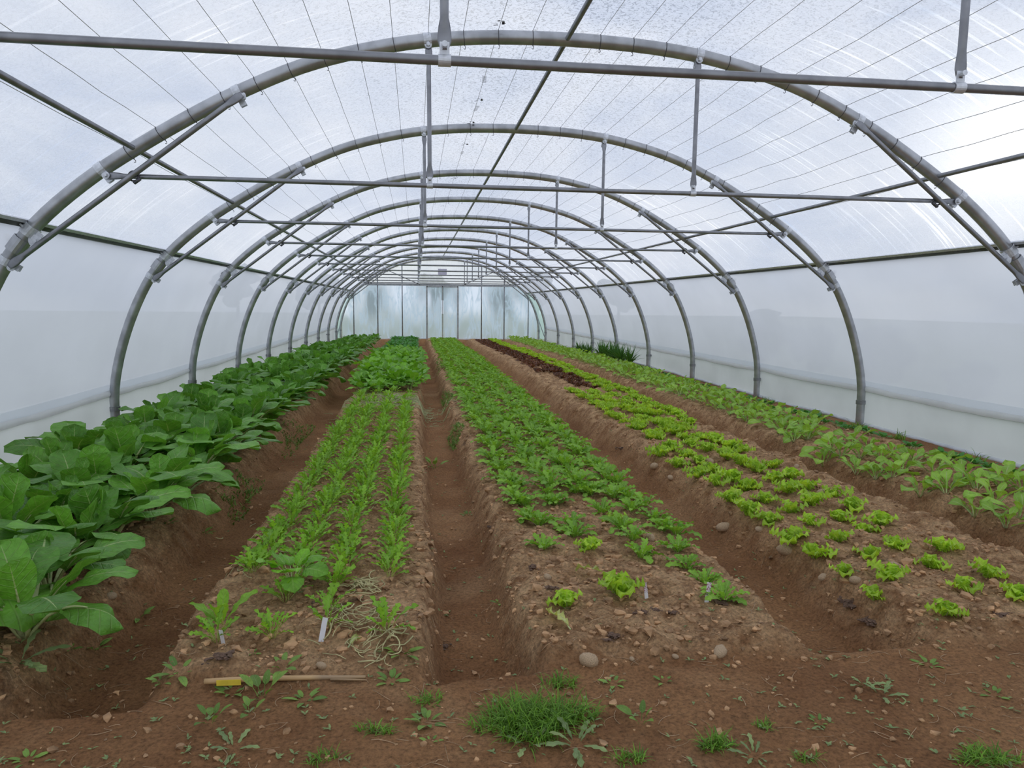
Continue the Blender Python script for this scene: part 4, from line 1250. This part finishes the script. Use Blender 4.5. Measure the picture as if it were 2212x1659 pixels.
# ------------------------------------------------------------------ stones and compost clods
stone_me = []
for k in range(6):
    V, F = blob(300 + k, (1, 0.8, 0.7), 2, 0.35)
    stone_me.append(MB().add(V, F).mesh('stone', 'stone'))
STONES = [(1271, 1432, 0.038, 'large tan stone standing at the front of the endive bed'), (1404, 1165, 0.034, 'rounded tan stone among the endives'), (1565, 1132, 0.045, 'square tan stone on the bank of the wide furrow'),
          (1697, 1195, 0.048, 'pale stone at the front of the lettuce bed bank'), (1555, 1412, 0.030, 'flat stone at the corner of the wide furrow'), (1458, 1420, 0.014, 'small pebble at the front of the endive bed'),
          (1777, 1250, 0.028, 'tan stone in front of the first lettuce'), (1848, 1256, 0.026, 'small stone beside the first lettuce'), (1930, 1228, 0.030, 'tan stone behind the smallest lettuce'),
          (1640, 1145, 0.022, 'stone under the lettuces by the wide furrow'), (695, 1442, 0.022, 'brown stone behind the end of the bamboo stick'), (1780, 1070, 0.05, 'flat stone at the narrow furrow edge of the lettuce bed'),
          (1415, 1010, 0.045, 'broad stone on the wide furrow bank, farther back'), (1160, 975, 0.03, 'tan stone between endive rows'), (1447, 1040, 0.03, 'stone beside the dark clump on the furrow bank'),
          (1110, 985, 0.03, 'stone at the edge of the endive row'), (1530, 1000, 0.04, 'pale stone near the bank top'), (705, 1300, 0.03, 'stone between two mizuna rows'),
          (1182, 1250, 0.02, 'small stone beside the green frilled lettuce'), (1720, 1010, 0.03, 'stone between lettuce rows'), (175, 1205, 0.022, 'clod of stone below the drooping chard leaf'), (240, 1290, 0.024, 'stone on the chard furrow bank'),
          (1310, 865, 0.05, 'pale stone between the lettuces and the red rows'), (1365, 1425, 0.012, 'tiny pebble near the tan stone')]
for k, (u, v, r, lab) in enumerate(STONES):
    x, y = G(u, v)
    tag(link('stone', stone_me[k % 6], None, Matrix.Translation((x, y, gz(x, y) + r * 0.25)) @ Matrix.Rotation(k * 1.7, 4, 'Z') @ Matrix.Scale(r, 4)), lab, 'stone', 'stones lying on the beds')
comp_me = []
for k in range(4):
    mb = MB(); rs = np.random.RandomState(70 + k)
    for q in range(34):
        d = abs(rs.normal()) * 0.5; a = rs.uniform(0, 6.28); r = rs.uniform(0.10, 0.34) * (1.1 - min(0.8, d * 0.6)); V, F = blob(400 + k * 40 + q, (r, r, r * 0.7), 1, 0.8)
        mb.add(V + np.array([math.cos(a) * d * 1.5, math.sin(a) * d, 0.28 * math.exp(-d * d * 2) * rs.rand()]), F)
    comp_me.append(mb.mesh('compost_clod', 'compost', smooth=False))
CL = [(1385, 1330, 0.030, 'black clod in front of the first written tag'), (1562, 1300, 0.05, 'black clod behind the last endive at the tag'), (1415, 1320, 0.028, 'dark crumbly clod between the two written tags'), (1325, 1375, 0.04, 'dark clod patch at the front of the endive bed'),
      (1830, 1305, 0.06, 'large grey-black clod at the front of the lettuce bed'), (1880, 1345, 0.05, 'spread of black crumbs before the lettuce bed'), (2165, 1330, 0.05, 'dark clod near the last front lettuce'), (1150, 1225, 0.035, 'dark clod at the furrow edge of the endives'),
      (1190, 1275, 0.03, 'dark clod behind the green frilled lettuce'), (480, 1420, 0.045, 'dark clod below the short stake'), (680, 1305, 0.028, 'dark clod between mizuna rows'), (1345, 965, 0.06, 'black clump on the wide furrow bank'),
      (1180, 1030, 0.05, 'dark patch among the endives'), (1300, 825, 0.09, 'dark clump where the red lettuces begin'), (1455, 1325, 0.025, 'small dark clod before the last written tag'), (960, 1395, 0.03, 'dark clod at the end of the middle furrow'), (1060, 1140, 0.03, 'small dark clod on the endive bed edge')]
for k, (u, v, r, lab) in enumerate(CL):
    x, y = G(u, v)
    tag(link('compost_clod', comp_me[k % 4], None, Matrix.Translation((x, y, gz(x, y) + r * 0.02)) @ Matrix.Rotation(k * 1.1, 4, 'Z') @ Matrix.Diagonal((r, r, r * 0.7, 1))), lab, 'clod', 'dark clods of compost')
# soil crumbs, too many to count
rs = np.random.RandomState(3); mb = MB(); blobs = [blob(500 + k, (1, 0.85, 0.7), 1, 0.7) for k in range(8)]
NC = 60000
cy = 1.6 + rs.exponential(3.6, NC); cx = rs.uniform(-3.7, 3.8, NC)
cz, ct = ground(cx, cy)
ok = (cy < 15) & (np.abs(cx + 1.0) < 0.80 * cy + 0.4) & (rs.rand(NC) < 0.10 + 0.90 * ct)
for cnt, q in enumerate(np.nonzero(ok)[0][:14000]):
    r = 0.004 + 0.014 * rs.rand() ** 2.5 + (0.018 * rs.rand() if rs.rand() < 0.12 * ct[q] else 0)
    V, F = blobs[cnt % 8]; a = rs.uniform(0, 6.28); ca, sa = math.cos(a) * r, math.sin(a) * r
    mb.add(np.stack([V[:, 0] * ca - V[:, 1] * sa + cx[q], V[:, 0] * sa + V[:, 1] * ca + cy[q], V[:, 2] * r + cz[q] + r * 0.15], 1), F)
tag(link('soil_crumbs', mb.mesh('soil_crumbs', 'clod', smooth=False)), 'loose brown crumbs of soil lying over the beds', 'soil crumbs', kind='stuff')
mb = MB()
for k in range(1100):
    y = 1.70 + rs.exponential(1.6); x = rs.uniform(-2.6, 2.6)
    if y > 8: continue
    a = rs.uniform(0, 6.28); l = rs.uniform(0.02, 0.09); c = rs.uniform(-1.0, 1.0); P = []
    for t in np.linspace(-0.5, 0.5, 5):
        px, py = x + math.cos(a + c * t) * l * t, y + math.sin(a + c * t) * l * t
        P.append((px, py, gz(px, py) + 0.003))
    mb.add(*tube(P, rs.uniform(0.0006, 0.0013), 4))
tag(link('root_litter', mb.mesh('root_litter', 'root_fibre')), 'thin dry roots and stem litter scattered over the soil', 'litter', kind='stuff')

# ------------------------------------------------------------------ weeds and grass


def grass_clump(u, v, rx, ry, n, h, label, seed, mat='grass_leaf', cat='grass clump', group='grass clumps in the foreground', wd=0.004):
    rs = np.random.RandomState(seed); mb = MB(); x0, y0 = G(u, v) if isinstance(u, (int,)) else (u, v)
    z0 = gz(x0, y0)
    for i in range(n):
        a = rs.uniform(0, 6.28); r = math.sqrt(rs.rand()) * (0.75 + 0.25 * math.sin(3 * a + seed))
        px, py = math.cos(a) * r * rx, math.sin(a) * r * ry
        L = h * rs.uniform(0.35, 1.45) * (1 - 0.3 * r)
        V, F, U, S = leaf(rs, L, wd * rs.uniform(0.7, 1.3), 'strap', 5, 2, rs.uniform(0.45, 1.5), rs.uniform(-1.1, 0.5), 0.3, 0, 1, 0, 1, 0, 0)
        az = a + rs.normal() * 1.8
        ca, sa = math.cos(az), math.sin(az)
        zz = gz(x0 + px, y0 + py) - z0 - 0.004
        mb.add(np.stack([V[:, 0] * ca - V[:, 1] * sa + px, V[:, 0] * sa + V[:, 1] * ca + py, V[:, 2] + zz], 1), F, U, 0, rs.rand())
    o = link('grass_clump', mb.mesh('grass_clump', mat, tint=True), None, Matrix.Translation((x0, y0, z0)))
    return tag(o, label, cat, group, 'stuff' if False else None)


grass_clump(1160, 1562, 0.21, 0.13, 1000, 0.105, 'large bright green grass clump at the end of the middle furrow', 1)
grass_clump(1215, 1480, 0.07, 0.04, 110, 0.06, 'small grass tuft behind the large grass clump', 12)
grass_clump(1050, 1570, 0.07, 0.04, 110, 0.06, 'grass tuft at the chard side of the large clump', 13)
grass_clump(1545, 1612, 0.06, 0.035, 150, 0.06, 'grass tuft before the wide furrow end', 2)
grass_clump(2130, 1640, 0.12, 0.05, 240, 0.06, 'grass patch at the lower corner below the lettuce bed', 3)
grass_clump(815, 1580, 0.06, 0.035, 90, 0.05, 'thin grass tuft below the bamboo stick end', 4)
grass_clump(925, 1515, 0.07, 0.03, 80, 0.05, 'sparse grass tuft beside the middle furrow end', 5)
grass_clump(1360, 1640, 0.07, 0.03, 110, 0.045, 'low grass tuft at the bottom edge right of the large clump', 6)
grass_clump(1650, 1570, 0.04, 0.03, 50, 0.04, 'tiny grass tuft beside the furrow-end tuft', 7)
grass_clump(700, 1640, 0.06, 0.03, 70, 0.045, 'tiny grass tuft at the bottom edge', 8)
grass_clump(1745, 1640, 0.05, 0.02, 50, 0.04, 'thin grass wisp at the bottom edge below the lettuce bed', 9)
for k, (x, y, r, n) in enumerate([(3.80, 7.2, 0.18, 130), (3.85, 6.6, 0.12, 60), (3.86, 8.1, 0.2, 90), (3.85, 9.4, 0.25, 90), (3.8, 10.8, 0.2, 60), (3.9, 5.6, 0.15, 60), (3.85, 12.2, 0.2, 80), (3.86, 20.0, 0.4, 110), (3.82, 22.0, 0.35, 120), (3.82, 25.0, 0.35, 140)]):
    grass_clump(float(x) - 0.10, float(y), r * 0.4, r, n, 0.13, 'grass tuft at the foot of the cabbage side wall, %s from the front' % ORD[[2, 1, 3, 4, 5, 0, 6, 7, 8, 9][k]], 30 + k, group='grass tufts along the side wall', wd=0.007)
for k, (x, y) in enumerate([(-3.74, 5.9), (-3.74, 8.0), (-3.74, 10.0), (-3.74, 27.5)]):
    grass_clump(float(x), float(y), 0.06, 0.14, 40, 0.22, 'dry grass stems at the foot of the chard side wall, %s from the front' % ORD[k], 50 + k, group='grass stems along the chard wall', wd=0.006)
# fresh green seedlings on the furrow banks
for k, (u, v, rx, ry, n, lab) in enumerate([(985, 950, 0.09, 0.6, 620, 'green grassy seedlings on the middle furrow bank'), (965, 860, 0.09, 1.1, 620, 'grassy seedlings farther along the middle furrow bank'), (950, 790, 0.10, 1.8, 420, 'grassy seedlings near the far end of the middle furrow'),
                                            (520, 1060, 0.12, 0.7, 420, 'weedy seedlings on the chard furrow bank'), (640, 940, 0.14, 1.1, 480, 'weedy seedlings farther along the chard furrow')]):
    o = grass_clump(u, v, rx, ry, n, 0.055, lab, 70 + k, 'weed_leaf', 'seedlings', 'seedlings on the furrow banks', 0.010)
    o['kind'] = 'stuff'; o.name = 'seedlings'

W_TXT = [(300, 1330, 'W', 1.2, 'leafy weed low on the chard furrow bank'), (205, 1400, 'W', 1.3, 'spreading weed on the soil below the front chard'), (150, 1400, 'W', 0.7, 'tiny weed beside the spreading weed'), (385, 1450, 'W', 1.3, 'creeping weed at the end of the chard furrow'),
         (350, 1470, 'W', 0.9, 'small creeping weed at the furrow end'), (610, 1440, 'W', 1.2, 'leafy weed behind the middle of the bamboo stick'), (545, 1410, 'W', 0.5, 'tiny seedling near the front of the mizuna bed'), (600, 1460, 'W', 0.7, 'small weed touching the bamboo stick'),
         (870, 1410, 'W', 1.2, 'weed at the corner of the mizuna bed by the middle furrow'), (845, 1470, 'W', 1.0, 'low weed past the thin end of the stick'), (500, 1495, 'W', 1.1, 'weed in front of the yellow tag'), (660, 1510, 'W', 1.1, 'pale weed in front of the stick middle'),
         (565, 1505, 'D', 1.0, 'broad-leaved weed growing over the bamboo stick'), (455, 1560, 'D', 0.7, 'two-leaved weed in the lower soil'), (540, 1540, 'D', 0.6, 'small broad-leaved weed below the stick'), (505, 1615, 'R', 1.0, 'narrow rosette weed at the bottom edge'),
         (490, 1650, 'R', 0.6, 'half-cut rosette weed at the bottom edge'), (1140, 1605, 'R', 1.0, 'grey-green rosette weed before the large grass clump'), (1245, 1605, 'R', 1.35, 'spiky grey-green rosette beside the large grass clump'), (1385, 1560, 'D', 0.8, 'flat weed right of the large grass clump'),
         (1325, 1475, 'W', 0.9, 'tiny weed below the large tan stone'), (1435, 1470, 'W', 0.7, 'tiny weed in front of the endive bed'), (1870, 1480, 'R', 0.8, 'flat rosette weed before the lettuce bed'), (1905, 1500, 'R', 1.0, 'wide flat rosette on the packed soil'),
         (1630, 1630, 'R', 0.8, 'grey rosette beside the furrow-end tuft'), (2005, 1435, 'W', 0.9, 'small weed on packed soil below the lettuces'), (2150, 1500, 'W', 0.8, 'small weed near the edge of view'), (920, 1560, 'W', 1.2, 'leafy weed beside the thin grass tuft'),
         (1080, 1300, 'W', 0.8, 'weed on the bank at the middle furrow end'), (930, 1600, 'W', 0.6, 'tiny weed in the lower soil'), (1770, 1560, 'W', 0.7, 'scrubby weed on bare soil'), (60, 1640, 'W', 0.8, 'tiny weed in the lower corner by the chard'),
         (440, 1150, 'W', 1.2, 'weed clinging to the chard furrow bank'), (360, 1130, 'W', 1.1, 'weed under the drooping chard leaf'), (1010, 1110, 'W', 0.9, 'weed on the middle furrow bank'), (40, 1425, 'R', 2.2, 'large jagged weed leaf rosette at the foot of the front chard'),
         (940, 1010, 'D', 1.4, 'broad weed on the mizuna side of the middle furrow')]
for u, v, kd, s, lab in W_TXT:
    x, y = G(u, v)
    tag({'W': K_WEED, 'R': K_GWEED, 'D': K_DOCK}[kd].put(x, y, s, 'leaf' if (kd != 'W' or s > 1.15) else 'full'), lab, 'weed', 'weeds on the soil')
# fine weed scatter over the packed soil
mb = MB(); rs = np.random.RandomState(9)
for k in range(800):
    y = 1.7 + rs.exponential(0.55); x = rs.uniform(-2.6, 1.9)
    if k > 520:
        f = FURROWS[rs.randint(0, 3)]; x = rs.uniform(f[0], f[3]); y = rs.uniform(2.4, 9)
    if y > 9 : continue
    z = gz(x, y)
    for q in range(rs.randint(2, 5)):
        V, F, U, S = leaf(rs, rs.uniform(0.010, 0.026), rs.uniform(0.005, 0.010), 'round', 4, 2, 0.5, 0.0, 0.2, 0, 1, 0, 1, 0, 0)
        a = rs.uniform(0, 6.28); ca, sa = math.cos(a), math.sin(a)
        mb.add(np.stack([V[:, 0] * ca - V[:, 1] * sa + x, V[:, 0] * sa + V[:, 1] * ca + y, V[:, 2] + z + 0.002], 1), F, U, 0, rs.rand())
tag(link('tiny_weeds', mb.mesh('tiny_weeds', 'grey_weed_leaf', tint=True)), 'tiny weed seedlings dotted over the packed soil', 'weeds', kind='stuff')
